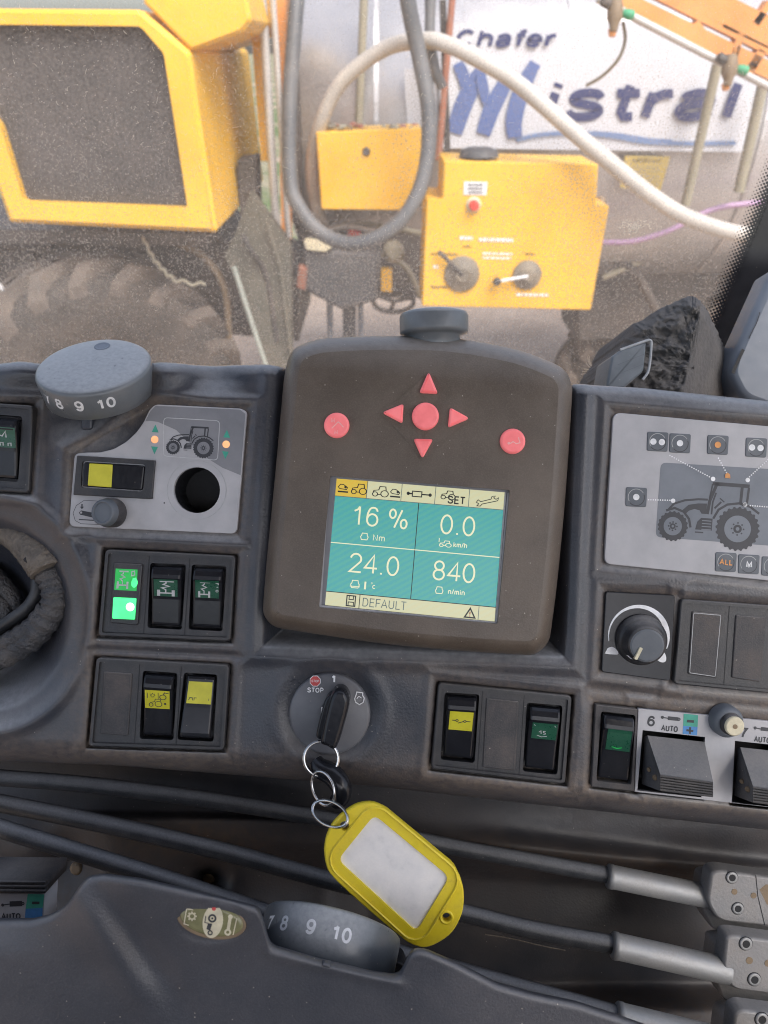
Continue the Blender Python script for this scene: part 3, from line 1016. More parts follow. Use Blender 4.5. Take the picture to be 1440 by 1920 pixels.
# black pump box and hand valve below
mb = MB()
mb.wprism(rounded([(566, 470), (600, 468), (715, 478), (706, 565), (640, 582), (570, 545)], 6, 3), 4.1, 4.5, M['pump'], 0.02)
mb.wprism([(642, 570), (668, 570), (664, 700), (644, 700)], 4.3, 4.36, M['pump'])
mb.wprism([(570, 455), (625, 462), (610, 472), (575, 468)], 4.08, 4.2, M['cream'])
pb = mb.build('pump_box', spr)
pipe('drain_pipe', (618, 560), (620, 700), 4.35, 0.018, M['bluegrey'])
pipe('drain_pipe', (676, 560), (678, 700), 4.35, 0.016, M['bluegrey'])
mb = MB()
c = Vector(W(738, 565, 4.2))
for rr in range(1):
    mb.tube([c + Vector((math.cos(a) * .115, .02 * math.sin(a), math.sin(a) * .055)) for a in (2 * math.pi * i / 28 for i in range(29))], 0.014, M['darkm'], 8)
for a in (0.4, 2.5, 4.6):
    mb.tube([c, c + Vector((math.cos(a) * .11, 0, math.sin(a) * .05))], 0.012, M['darkm'], 8)
mb.wprism([(715, 505), (735, 505), (735, 548), (715, 546)], 4.2, 4.26, M['ypaint'])
mb.lathe(Vector(W(738, 470, 4.25)), (0, -1, 0), [(60, 0), (60, 40), (30, 70)], M['olivep'], 18)
mb.build('hand_valve', spr)
mb = MB()
mb.lathe(Vector(W(664, 440, 4.45)), (0, -1, 0), [(40, 0), (40, 30), (28, 40)], M['red'], 18)
mb.tube([W(612, 432, 4.4), W(650, 424, 4.4), W(700, 432, 4.4), W(712, 445, 4.4)], 0.014, M['zinc'], 8)
mb.build('red_valve', spr)

# a few hydraulic lines and blocks in the dark under the hood and behind the pump
for (pts_, r_) in (([(0, 462, 4.0), (120, 470, 4.0), (240, 490, 4.05), (300, 540, 4.1)], .016), ([(330, 455, 4.0), (380, 480, 4.0), (420, 540, 4.0), (430, 640, 4.0)], .02), ([(455, 440, 3.85), (470, 470, 3.85), (500, 520, 3.9), (520, 640, 3.9)], .014), ([(560, 400, 4.6), (600, 430, 4.6), (690, 420, 4.6), (800, 440, 4.6)], .018), ([(700, 470, 4.5), (760, 500, 4.5), (790, 560, 4.5)], .016), ([(1090, 470, 5.0), (1180, 500, 5.0), (1230, 580, 5.0)], .03), ([(1130, 520, 5.0), (1260, 470, 5.0), (1380, 480, 5.0)], .022)):
    m_ = MB()
    m_.tube(spline([W(*q_) for q_ in pts_], 8), r_, RNG.choice([M['ghose'], M['olivep'], M['darkm'], M['castb']]), 10)
    m_.build('hydraulic_line', spr)
mb = MB()
mb.wprism([(560, 500), (575, 505), (572, 545), (556, 540)], 4.05, 4.12, M['rust'], .006)
mb.build('valve_block', spr)

# hoses
def hose(name, pts, r, mat, n=14):
    m_ = MB()
    pp = spline([W(x, y, Y) for x, y, Y in pts], 10)
    m_.tube(pp, r, mat, n)
    return m_.build(name, spr)
hose('suction_hose', [(612, 450, 4.5), (592, 380, 4.4), (585, 310, 4.3), (600, 235, 4.2), (640, 155, 4.15), (720, 92, 4.1), (795, 76, 4.0), (840, 84, 3.93), (885, 105, 3.87), (957, 147, 3.8), (1025, 203, 3.73), (1087, 258, 3.68), (1147, 307, 3.63), (1227, 371, 3.57), (1293, 409, 3.53), (1393, 439, 3.5), (1540, 445, 3.5)], 0.035, M['whose'])
hose('loop_hose', [(757, -60, 3.9), (768, 20, 3.9), (785, 100, 3.9), (803, 200, 3.85), (802, 290, 3.8), (785, 360, 3.75), (750, 415, 3.72), (700, 448, 3.72), (650, 456, 3.75), (600, 435, 3.8), (562, 390, 3.85), (545, 340, 3.9), (543, 200, 4.0), (552, 60, 4.1), (560, -40, 4.2)], 0.036, M['ghose'])
hose('branch_hose', [(810, -40, 4.1), (806, 60, 4.05), (815, 125, 4.0), (830, 165, 4.0)], 0.024, M['ghose'])
hose('purple_hose', [(1130, 455, 4.6), (1190, 452, 4.55), (1260, 430, 4.5), (1330, 395, 4.5), (1400, 382, 4.5), (1500, 378, 4.5)], 0.016, M['phose'], 10)
hose('thin_hose', [(1168, 40, 4.0), (1172, 75, 4.0), (1160, 110, 4.0), (1130, 142, 4.1), (1100, 160, 4.2)], 0.008, M['olivep'], 8)
hose('dirty_hose', [(1145, 432, 4.9), (1200, 438, 4.9), (1260, 425, 4.9)], 0.03, M['olivep'], 10)

# orange folded boom, upper right
mb = MB()
for (a, b, w) in (((1120, -21), (1500, 161), .062), ((1200, -52), (1500, 91), .105), ((1190, -28), (1500, 128), .028), ((1440, 5), (1412, 45), .03), ((1300, 42), (1330, 88), .03), ((1425, 95), (1395, 140), .04), ((1385, 62), (1372, 108), .03)):
    mb.bar(W(*a, 3.9), W(*b, 3.9), w, .06, M['obeam'])
bm_ = mb.build('spray_boom', spr)
mb = MB()
A, B = Vector(W(1120, -3, 3.82)), Vector(W(1480, 183, 3.82))
mb.tube([A.lerp(B, t / 8) for t in range(9)], 0.016, M['zinc'], 12)
mb.build('spray_line', bm_)
def nozzle(x, y):
    m_ = MB()
    c = Vector(W(x, y, 3.80))
    m_.lathe(c, (0, -.3, -1), [(26, -50), (34, -20), (34, 20), (22, 40), (16, 70)], M['castb'], 12)
    m_.lathe(c + Vector((.055, 0, -.005)), (1, -.3, -.2), [(16, -20), (20, 0), (20, 22), (10, 30)], M['gcap'], 12)
    m_.lathe(c + Vector((-.03, 0, .03)), (-1, -.3, .4), [(20, 0), (20, 34), (12, 40)], M['darkm'], 12)
    m_.lathe(c + Vector((0.0, 0, -.06)), (0, -.3, -1), [(20, 0), (14, 25)], M['obeam'], 12)
    m_.build('nozzle', bm_)
nozzle(1153, 24)
nozzle(1368, 128)
mb = MB()
mb.bar(W(-30, 500, 3.6), W(22, 565, 3.6), .02, .01, M['inkw'])
mb.build('marker_rod', spr)

# ================================================================== windscreen
WP0 = Vector((0, 0.74, 2.25))
WN = Vector((0, -1, 0.16)).normalized()      # leans back towards the roof
def G(px, py, off=0.0):
    return tuple(WP(px, py, WP0 + WN * off, WN))

def glass_mat():
    m, n, l, bs = newmat('dusty_glass')
    out = n['Material Output']
    n.remove(bs)
    c = n.new('ShaderNodeTexCoord').outputs['Object']
    tr = n.new('ShaderNodeBsdfTransparent')
    df = n.new('ShaderNodeBsdfDiffuse')
    tl = n.new('ShaderNodeBsdfTranslucent')
    df.inputs['Color'].default_value = (0.72, 0.66, 0.60, 1)
    tl.inputs['Color'].default_value = (0.72, 0.66, 0.60, 1)
    dm = n.new('ShaderNodeMixShader')
    dm.inputs[0].default_value = 0.6
    l.new(df.outputs[0], dm.inputs[1])
    l.new(tl.outputs[0], dm.inputs[2])
    big = noise(n, l, 7, 5, 0.65, c)
    fine = noise(n, l, 420, 3, 0.7, c)
    vo = n.new('ShaderNodeTexVoronoi')
    vo.inputs['Scale'].default_value = 430
    l.new(c, vo.inputs['Vector'])
    sel = n.new('ShaderNodeSeparateColor')
    l.new(vo.outputs['Color'], sel.inputs[0])
    sp = ramp(n, l, vo.outputs['Distance'], 0.08, 0.22, 1.0, 0.0)
    sp = math_(n, l, 'MULTIPLY', sp, ramp(n, l, sel.outputs[0], 0.50, 0.95, 0.0, 0.5))
    sz = n.new('ShaderNodeSeparateXYZ')
    l.new(c, sz.inputs[0])
    low = ramp(n, l, sz.outputs[2], -0.02, 0.22, 1.95, 1.08)      # splashed dirt is thicker low on the pane
    veil = math_(n, l, 'MULTIPLY', math_(n, l, 'MULTIPLY', ramp(n, l, big, 0.3, 0.7, 0.10, 0.17), ramp(n, l, fine, 0.32, 0.68, 0.35, 1.65)), low)
    fac = math_(n, l, 'ADD', veil, sp)
    mx = n.new('ShaderNodeMixShader')
    l.new(fac, mx.inputs[0])
    l.new(tr.outputs[0], mx.inputs[1])
    l.new(dm.outputs[0], mx.inputs[2])
    l.new(mx.outputs[0], out.inputs['Surface'])
    return m

ws = thing('windscreen', 'dusty scratched cab windscreen with black dotted border, above the dash', 'windscreen', tuple(WP0), WM)
mb = MB()
q = [(-420, -420), (1700, -420), (1560, 80), (1372, 700), (1330, 860), (-420, 860)]
mb.add([G(x, y) for x, y in q], [list(range(6))], glass_mat())
mb.build('glass_pane', ws)
mb = MB()
def edge(t):          # left limit of solid band, from the top right down
    return 1494 + (1296 - 1494) * t, 250 + (745 - 250) * t
mb.add([G(x, y, .002) for x, y in ((1560, -80), (1640, -80), (1460, 640), (1366, 790), (1278, 790), (1296, 745), (1494, 250))], [[0, 1, 2, 6], [2, 3, 4, 5], [2, 5, 6]], M['gloss'])
L_ = math.hypot(198, 495)
ux, uy = -198 / L_, 495 / L_
nx, ny = -uy, ux
pitch = 8.2
for r in range(84):
    for k in range(9):
        t = r * pitch + (pitch / 2 if k % 2 else 0)
        d = k * pitch * 0.52 + 0.5
        if t > L_ + 5:
            continue
        x, y = 1494 + ux * t + nx * d, 250 + uy * t + ny * d
        rad = 4.3 * (1 - k / 9.4) + 0.4
        cpts = [G(x + rad * math.cos(a), y + rad * math.sin(a), .0022) for a in (math.pi * 2 * i / 8 for i in range(8))]
        mb.add(cpts, [list(range(8))], M['gloss'])
mb.build('dotted_border', ws)
# fine fibres and scratches stuck on the glass
mb = MB()
fib = ink('pale_fibre', (0.62, 0.56, 0.48))
for i in range(2200):
    x, y = RNG.uniform(-40, 1440), RNG.uniform(-20, 720)
    if RNG.random() < .5:
        x = RNG.gauss(330, 260); y = RNG.gauss(330, 190)
    if x + (y - 250) * .25 > 1400:
        continue
    a = RNG.uniform(0, 6.28)
    ln = RNG.choice([2, 3, 3, 4, 4, 5, 6, 9, 16]) * RNG.uniform(.4, .8)
    cv = RNG.uniform(-.5, .5)
    pts = []
    for k in range(5):
        pts.append((x, y))
        x += math.cos(a) * ln / 4
        y += math.sin(a) * ln / 4
        a += cv
    mb.line(pts, RNG.uniform(.3, .5), 0, fib, pm=lambda u, v: G(u, v, .0015))
for (x, y) in ((1205, 420), (1190, 428), (1178, 424)):       # smear of dried dirt
    for k in range(40):
        u, v = x + RNG.gauss(0, 9), y + RNG.gauss(0, 5)
        mb.line([(u, v), (u + RNG.uniform(-4, 4), v + RNG.uniform(-3, 3))], RNG.uniform(.8, 2), 0, fib, pm=lambda p_, q_: G(p_, q_, .0018))
for k in range(26):                                             # wisp of web by the dash
    a = RNG.uniform(2.4, 6.6)
    ln = RNG.uniform(8, 34)
    mb.line([(1116, 692), (1116 + math.cos(a) * ln * .6, 692 + math.sin(a) * ln * .5), (1116 + math.cos(a + .2) * ln, 692 + math.sin(a + .2) * ln)], .7, 0, fib, pm=lambda p_, q_: G(p_, q_, .0018))
mb.build('dust_fibres', ws, kind='stuff')

# cab corner pillar
mb = MB()
out = rounded([(1452, 500), (1374, 672), (1368, 700), (1392, 748), (1480, 780), (1800, 780), (1800, 500)], [10, 14, 14, 20, 10, 5, 5], 5)
mb.slab(out, -150, -120, M['bluegrey'], 14, hb=8)
pl = mb.build('cab_pillar', tag=('blue grey painted cab pillar at the right edge beside the windscreen', 'pillar'))
mb = MB()
seal = spline([(1425, 585, -118), (1418, 607, -117.5), (1411, 620, -117.4), (1404, 635, -117.4)], 5)
for a in range(1):
    mb.line([(x, y) for x, y, _ in seal], 1.4, -119.3, M['hole'])
mb.line([(1394, 655), (1386, 672), (1378, 690), (1374, 700)], 6, -119.2, M['hole'])
ck = mb.build('seal_gap', pl)

# ================================================================== foam block with a grey cover on it
def foam():
    mb = MB()
    outl = spline([(1150, 668), (1168, 645), (1182, 612), (1205, 600), (1240, 578), (1280, 560), (1300, 556), (1318, 570), (1340, 610), (1358, 655), (1366, 700), (1364, 760), (1300, 780), (1210, 770), (1140, 740), (1138, 700), (1150, 668)], 12)[:-1]
    outl = [(x + RNG.uniform(-1.5, 1.5), y + RNG.uniform(-1.5, 1.5)) for x, y in outl]
    n = len(outl)
    cx, cy = 1300, 690
    K = 44
    def hf(x, y, e):
        # crumbly front facet, smooth right flank
        ridge = 1318 - (y - 570) * .22
        h = -92 - 38 * max(0, (x - ridge)) / 55 - max(0, ridge - x) * 0.10
        h -= 18 * (1 - min(1, e * 5)) ** 2
        if x < ridge - 4:
            v = Vector((x * .035, y * .05, 0))
            from mathutils import noise as nz
            h += 5.5 * nz.fractal(v, 0.9, 2.1, 5) + 1.6 * nz.noise(Vector((x * .13, y * .2, 3))) + 0.9 * nz.noise(Vector((x * .3, y * .4, 9)))
        return h
    vs, fs = [], []
    for x, y in outl:
        vs.append(P(x, y, -190, -100))
    for k in range(K + 1):
        e = (k / K)
        for x, y in outl:
            xx, yy = x + (cx - x) * e * .98, y + (cy - y) * e * .98
            vs.append(P(xx, yy, hf(xx, yy, e)))
    for k in range(K + 1):
        for i in range(n):
            j = (i + 1) % n
            fs.append([k * n + i, (k + 1) * n + i, (k + 1) * n + j, k * n + j])
    fs.append([(K + 1) * n + i for i in range(n)])
    mb.add(vs, fs, M['foam'], True)
    mb.build('foam_block', tag=('torn black foam block wedged behind the right dash', 'foam block'))
    t = thing('sensor_cover', 'small weathered grey cover with pale rim stuck on the foam block', 'cover', P(1180, 690, -74))
    mb = MB()
    q = rounded([(1147, 668), (1165, 655), (1213, 640), (1208, 696), (1170, 728), (1136, 728)], [4, 8, 5, 8, 4, 4], 4)
    mb.slab(q, -110, -72, M['devgrey'], 4, hb=3)
    for k in range(2):
        mb.line([(1158, 684 + k * 18), (1208, 664 + k * 18)], .8, -71.8, M['slate_d'])
    mb.build('cover_plate', t)
    mb = MB()
    rim = spline([(1163, 656), (1200, 643), (1219, 638), (1221, 652), (1216, 694), (1205, 712)], 6)
    mb.tube([P(x, y, -73) for x, y in rim], .0010, M['line'], 8)
    mb.build('rim', t)
foam()

# ================================================================== dash body (a moulded relief)
def sdq(X, Y, quad):
    """signed distance in px to a convex outline, negative inside"""
    q = quad if area(quad) > 0 else quad[::-1]
    d = np.full(X.shape, -1e9)
    for i in range(len(q)):
        (ax, ay), (bx, by) = q[i], q[(i + 1) % len(q)]
        l = math.hypot(bx - ax, by - ay)
        d = np.maximum(d, ((by - ay) * (X - ax) - (bx - ax) * (Y - ay)) / l)
    return d

PANELS = [
    [(197, 1030), (442, 1042), (432, 1203), (183, 1193)],
    [(180, 1233), (430, 1247), (420, 1408), (165, 1400)],
    [(822, 1280), (1073, 1305), (1060, 1471), (808, 1442)],
    [(1117, 1321), (1197, 1330), (1190, 1485), (1109, 1475)],
    [(1197, 1328), (1640, 1372), (1640, 1536), (1190, 1485)],
    [(1136, 1108), (1267, 1115), (1258, 1278), (1128, 1260)],
    [(1277, 1123), (1640, 1150), (1640, 1320), (1263, 1283)],
    [(1150, 773), (1640, 815), (1640, 1108), (1133, 1057)],
    [(135, 850), (289, 757), (464, 766), (444, 1001), (129, 987)],
    [(-120, 752), (62, 760), (54, 925), (-120, 916)],
]
CUTS = [[(1205, 1369), (1322, 1382), (1315, 1495), (1195, 1482)], [(1378, 1389), (1500, 1402), (1492, 1517), (1372, 1506)]]
WELLS = [[(197, 1030), (442, 1042), (432, 1203), (183, 1193)], [(180, 1233), (430, 1247), (420, 1408), (165, 1400)], [(822, 1280), (1073, 1305), (1060, 1471), (808, 1442)], [(1117, 1321), (1197, 1330), (1190, 1485), (1109, 1475)], [(-120, 752), (62, 760), (54, 925), (-120, 916)]]
CHAN = [(526, 560), (1090, 560), (1062, 1236), (488, 1216)]

def interp(x, pts):
    xs, ys = zip(*pts)
    return np.interp(x, xs, ys)

def smooth1(a, k):
    ker = np.ones(k) / k
    return np.convolve(np.pad(a, (k // 2, k // 2), mode='edge'), ker, mode='valid')[:len(a)]

def dash_h(X, Y):
    d = sdq(X, Y, CHAN)
    h = -24.0 * sstep(0, 46, -d)
    h += 2.2 * np.exp(-((d - 16) / 14.0) ** 2)                     # raised lip beside the channel
    # outside shoulders roll softly
    for q in PANELS:
        s = sdq(X, Y, q)
        h += 1.3 * np.exp(-((s - 17) / 9.0) ** 2) - 1.6 * (1 - sstep(-4, 9, s))
    # boss and scoop below the big knob
    r2 = ((X - 168) / 88.0) ** 2 + ((Y - 775) / 58.0) ** 2
    h += -11 * np.exp(-r2 * 1.1)
    h += -7 * np.exp(-(((X - 405) / 52.0) ** 2 + ((Y - 700) / 30.0) ** 2))
    h += 5 * np.exp(-(((X - 312) / 34.0) ** 2 + ((Y - 700) / 40.0) ** 2))
    h += 5 * np.exp(-(((X - 30) / 60.0) ** 2 + ((Y - 690) / 40.0) ** 2))
    # bowl for the wrapped cable
    r = np.sqrt(((X + 25) / 178.0) ** 2 + ((Y - 1150) / 205.0) ** 2)
    h += -70 * (1 - sstep(0.22, 0.52, r))
    h += -46 * (1 - sstep(0.42, 0.92, r)) - 5.0 * (1 - sstep(.8, 1.12, r)) * 1.0
    h += 2.5 * np.exp(-((r - 1.10) / .07) ** 2)
    # ignition seat
    r = np.hypot(X - 618, Y - 1336)
    h += -2.0 * (1 - sstep(74, 98, r)) + 0.8 * np.exp(-((r - 106) / 12) ** 2)
    # groove between upper and lower right modules
    h += -2.0 * np.exp(-((Y - (1300 + (X - 1090) * .08)) / 20.0) ** 2) * sstep(1085, 1110, X)
    h += -3.0 * np.exp(-((Y - (1222 + (X - 300) * .05)) / 9.0) ** 2) * (1 - sstep(430, 470, X)) * sstep(150, 185, X)
    # wells cut for the hole, the levers and the rockers
    h -= 40 * (1 - sstep(45, 50, np.hypot(X - 369, Y - 919)))
    for q in CUTS:
        h -= 34 * (1 - sstep(0, 5, sdq(X, Y, q)))
    for q in WELLS:
        h -= 7 * (1 - sstep(0, 4, sdq(X, Y, q)))
    # left lower face bulges
    h += 1.5 * np.exp(-(((Y - 1330) / 120.0) ** 2)) * sstep(430, 520, X) * (1 - sstep(780, 840, X))
    # broad waviness of a moulding
    h += 0.5 * np.sin(X / 61.0 + Y / 83.0) + 0.35 * np.sin(X / 37.0 - Y / 49.0)
    return h

def relief(name, X0, X1, nx, top, bot, rows, hf, mat, roll_t, roll_b, skirt_t, skirt_b, parent=None, tag=None, dust=None, rt_mm=None, rb_mm=None, undercut=0):
    xs = np.linspace(X0, X1, nx)
    yt, yb = top(xs), bot(xs)
    u = np.linspace(0, 1, rows)
    t = 0.5 - 0.5 * np.cos(np.pi * u)
    t = 0.55 * u + 0.45 * t
    X = np.repeat(xs[None, :], rows, 0)
    Y = yt[None, :] + (yb - yt)[None, :] * t[:, None]
    H = hf(X, Y)
    dt = Y - yt[None, :]
    db = yb[None, :] - Y
    rt = roll_t * S0 * 1000 if rt_mm is None else rt_mm
    rb = roll_b * S0 * 1000 if rb_mm is None else rb_mm
    a = np.clip((roll_t - dt) / roll_t, 0, 1)
    H = H - rt * (1 - np.sqrt(1 - a * a))
    a = np.clip((roll_b - db) / roll_b, 0, 1)
    H = H - rb * (1 - np.sqrt(1 - a * a))
    # skirts going back from the first and last row
    K = (DASH - H * 0.001) / F
    U, V, N = (X - 720) * K, (960 - Y) * K, H * 0.001
    def row(U_, V_, N_):
        return np.stack([U_, V_, N_], -1)
    kk = 1.0 if undercut == 0 else (DASH - N[0] + skirt_t * .001) / (DASH - N[0]) * undercut
    allr = [row(U[0] * kk, V[0] * kk - 0.002, N[0] - skirt_t * .001)] if skirt_t else []
    for k in range(rows):
        allr.append(row(U[k], V[k], N[k]))
    if skirt_b:
        allr.append(row(U[-1], V[-1] + 0.004, N[-1] - skirt_b * .001))
    A = np.stack(allr, 0)
    R, C = A.shape[:2]
    idx = np.arange(R * C).reshape(R, C)
    f = np.stack([idx[:-1, :-1], idx[1:, :-1], idx[1:, 1:], idx[:-1, 1:]], -1).reshape(-1, 4)
    mb = MB()
    mb.v = [tuple(p) for p in A.reshape(-1, 3)]
    mb.f = f.tolist()
    mb.m = [mb.mi(mat)] * len(mb.f)
    mb.sm = [True] * len(mb.f)
    if dust is not None:
        D = dust(X, Y)
        rr = ([D[:1]] if skirt_t else []) + [D] + ([D[-1:]] if skirt_b else [])
        mb.attr = np.concatenate(rr, 0).reshape(-1)
    return mb.build(name, parent, tag=tag)

def dash_dust(X, Y):
    d = np.zeros(X.shape)
    for q in PANELS:
        s = sdq(X, Y, q)
        d = np.maximum(d, 0.68 * np.exp(-(np.abs(s) / 14.0) ** 1.2))
    d += 0.5 * np.exp(-((Y - (1440 + (X - 480) * .06)) / 40.0) ** 2)
    d += 0.5 * np.exp(-((Y - (1300 + (X - 1090) * .08)) / 24.0) ** 2) * sstep(1085, 1110, X)
    d += 0.35 * np.exp(-(((X - 165) / 80) ** 2 + ((Y - 845) / 40) ** 2))
    d += 0.28 * np.exp(-(((X - 150) / 40) ** 2 + ((Y - 1240) / 120) ** 2))
    d += 0.25 * np.exp(-(((X - 800) / 260) ** 2 + ((Y - 1250) / 26) ** 2))
    d += 0.45 * np.exp(-(((X - 270) / 40) ** 2 + ((Y - 700) / 30) ** 2))
    return np.clip(d, 0, 0.8)

dash = thing('dashboard', 'dusty dark grey moulded tractor dashboard carrying the switches and terminal', 'dashboard', P(720, 1100, 0))
top_pts = [(-200, 684), (0, 682), (40, 677), (75, 682), (270, 684), (296, 679), (330, 680), (365, 684), (400, 686), (450, 684), (500, 683), (530, 688), (560, 700), (640, 712), (1000, 712), (1060, 722), (1084, 719), (1110, 722), (1200, 727), (1440, 752), (1700, 780)]
bot_pts = [(-200, 1418), (0, 1428), (200, 1434), (430, 1452), (700, 1474), (1000, 1508), (1100, 1518), (1440, 1556), (1700, 1584)]
relief('dash_body', -200, 1690, 620, lambda x: smooth1(interp(x, top_pts), 7), lambda x: smooth1(interp(x, bot_pts), 9), 300, dash_h, M['dash'], 24, 46, 70, 85, dash, dust=dash_dust, rb_mm=22)
# little upright tab under the big knob
mb = MB()
mb.slab(rounded([(150, 752), (174, 752), (172, 806), (151, 806)], 5), -14, -5.5, M['dash'], 4, hb=2)
mb.build('knob_tab', dash)

# wall of the hollow below the dash, and its moulded floor
def low_h(X, Y):
    h = -78.0 + 0.0 * X
    h += -26 * sstep(0, 60, Y - (1560 + (X - 300) * .055)) * sstep(420, 620, X)
    h += 18 * np.exp(-((Y - (1585 + (X - 900) * .11)) / 26.0) ** 2) * sstep(760, 980, X)
    h += 20 * sstep(0, 14, Y - (1522 + (X - 280) * .012)) * (1 - sstep(600, 700, X)) * sstep(60, 200, X)
    h += 26 * sstep(0, 60, Y - 1840 - (X - 1000) * .0) * sstep(880, 1000, X) + 4 * np.sin(Y / 30.0)
    h += -14 * np.exp(-(((X - 140) / 40) ** 2 + ((Y - 1600) / 50) ** 2))
    h += -22 * np.exp(-(((X - 390) / 30) ** 2 + ((Y - 1648) / 26) ** 2))
    h += 10 * np.exp(-(((X - 60) / 60) ** 2 + ((Y - 1600) / 40) ** 2))
    h += 0.8 * np.sin(X / 71.0 + Y / 47.0)
    return h
def low_dust(X, Y):
    d = 0.6 * np.exp(-((Y - (1590 + (X - 900) * .12)) / 24.0) ** 2) * sstep(760, 950, X)
    d += 0.65 * np.exp(-(((X - 330) / 230) ** 2 + ((Y - 1570) / 42) ** 2))
    d += 0.6 * np.exp(-((Y - 1885) / 40.0) ** 2) * sstep(950, 1050, X)
    d += 0.3 * np.exp(-(((X - 120) / 70) ** 2 + ((Y - 1680) / 40) ** 2))
    return np.clip(d, 0, .85)
lo = thing('under_dash_panel', 'brown dusted black panel in the hollow under the dashboard behind the cables', 'panel', P(720, 1700, -80))
relief('panel_body', -500, 2000, 420, lambda x: 1330.0 + 0 * x, lambda x: 2300.0 + 0 * x, 240, low_h, M['under'], 10, 10, 0, 0, lo, dust=low_dust)
for (x, y) in ((143, 1629), (392, 1648)):
    mb = MB()
    mb.lathe(P(x, y, low_h(np.array([[x]]), np.array([[y]]))[0, 0] + 3), (0, 0, 1), [(5, -4), (5, 0), (3, 1)], M['castb'], 10)
    mb.build('bolt', lo)

# ================================================================== unseen cab roof, added to cut the light on the dash
mb = MB()
def slabw(x0, x1, y0, y1, z0, z1, mat):
    vs = [(x, y, z) for z in (z0, z1) for x, y in ((x0, y0), (x1, y0), (x1, y1), (x0, y1))]
    mb.add(vs, [[3, 2, 1, 0], [4, 5, 6, 7], [0, 1, 5, 4], [1, 2, 6, 5], [2, 3, 7, 6], [3, 0, 4, 7]], mat)
slabw(-.85, .85, -1.15, .28, 3.02, 3.10, M['roof'])
mb.build('shade_cab_roof', frame=WM, tag=('unseen dark lined cab roof added to shade the dashboard', 'roof'))

# unseen seat and rear panel, added to block light and reflections from behind
st = thing('shade_seat', 'unseen black operator seat added to block light from behind', 'seat', (0, -.55, 1.25), WM)
def rbox(x0, x1, y0, y1, z0, z1, mat, name, parent, lean=0.0, frame=WM):
    mb = MB()
    o = rounded([(x0, z0), (x1, z0), (x1, z1), (x0, z1)], .07, 5)
    n = len(o)
    vs, fs = [], []
    for yy, k in ((y0, .9), (y0 + .03, 1.0), (y1 - .03, 1.0), (y1, .9)):
        cx, cz = (x0 + x1) / 2, (z0 + z1) / 2
        vs += [(cx + (x - cx) * k, yy - lean * (z - z0), cz + (z - cz) * k) for x, z in o]
    for k in range(3):
        fs += [[k * n + i, k * n + (i + 1) % n, (k + 1) * n + (i + 1) % n, (k + 1) * n + i] for i in range(n)]
    fs += [list(range(n))[::-1], [3 * n + i for i in range(n)]]
    mb.add(vs, fs, mat)
    return mb.build(name, parent)
rbox(-.27, .27, -.72, -.58, 1.62, 2.45, M['blackd'], 'backrest', st, .15)
rbox(-.27, .27, -.62, -.15, 1.48, 1.62, M['blackd'], 'cushion', st)
rbox(-.15, .15, -.55, -.35, 1.25, 1.48, M['black'], 'pedestal', st)
mb = MB()
slabw(-.85, .85, -1.16, -1.10, 1.25, 2.25, M['roof'])
slabw(-.85, -.78, -1.10, -1.02, 2.25, 3.02, M['roof'])
slabw(.78, .85, -1.10, -1.02, 2.25, 3.02, M['roof'])
mb.build('shade_rear_panel', frame=WM, tag=('unseen dark cab rear panel added to block light from behind', 'cab panel'))

# ================================================================== helpers for dash modules
def q_in(q, d):
    return inset(fixw(q), d)

def mid(q):
    return sum(p[0] for p in q) / len(q), sum(p[1] for p in q) / len(q)

def rocker(parent, q, lens=None, lensmat=None, flip=False, name='rocker_switch', lift=0.0, marks=None):
    """one rocker: raised finger ledge, label lens on the slope, lower half sunk"""
    m = quadmap(q)
    prof = [(0.0, -1.5), (0.012, 3.6), (0.05, 5.3), (0.13, 6.4), (0.19, 6.5), (0.225, 5.6), (0.30, 4.9), (0.55, 2.7), (0.95, 0.6), (0.985, 0.1), (1.0, -1.5)]
    if flip:
        prof = [(0.0, -1.5), (0.015, 0.2), (0.05, 0.9), (0.40, 2.2), (0.50, 2.8), (0.90, 5.0), (0.95, 4.8), (0.985, 3.6), (1.0, -1.5)]
    cols = [(0.0, -4.0), (0.0, -1.0), (0.03, -0.25), (0.07, 0), (0.93, 0), (0.97, -0.25), (1.0, -1.0), (1.0, -4.0)]
    mb = MB()
    vs, fs = [], []
    for t, h in prof:
        for s, dh in cols:
            x, y = m(s, t)
            vs.append(P(x, y, max(h + dh + lift, -3.0), lift + 2))
    C = len(cols)
    for r in range(len(prof) - 1):
        for c in range(C - 1):
            fs.append([r * C + c, (r + 1) * C + c, (r + 1) * C + c + 1, r * C + c + 1])
    mb.add(vs, fs, M['gloss'], False)
    o = mb.build(name, parent)
    if lens:
        lb = MB()
        ts = [p[0] for p in prof]
        hs = [p[1] for p in prof]
        (s0, t0, s1, t1) = lens
        n = 6
        vs = []
        for k in range(n + 1):
            t = t0 + (t1 - t0) * k / n
            for s in (s0, s1):
                x, y = m(s, t)
                vs.append(P(x, y, np.interp(t, ts, hs) + lift + 0.22, lift + 2))
        lb.add(vs, [[2 * k, 2 * k + 2, 2 * k + 3, 2 * k + 1] for k in range(n)], lensmat)
        def lm(a, b):
            s, t = s0 + (s1 - s0) * a, t0 + (t1 - t0) * b
            x, y = m(s, t)
            return P(x, y, np.interp(t, ts, hs) + lift + 0.32, lift + 2)
        if marks:
            marks(lb, lm)
        lb.build('label_lens', o)
    return o

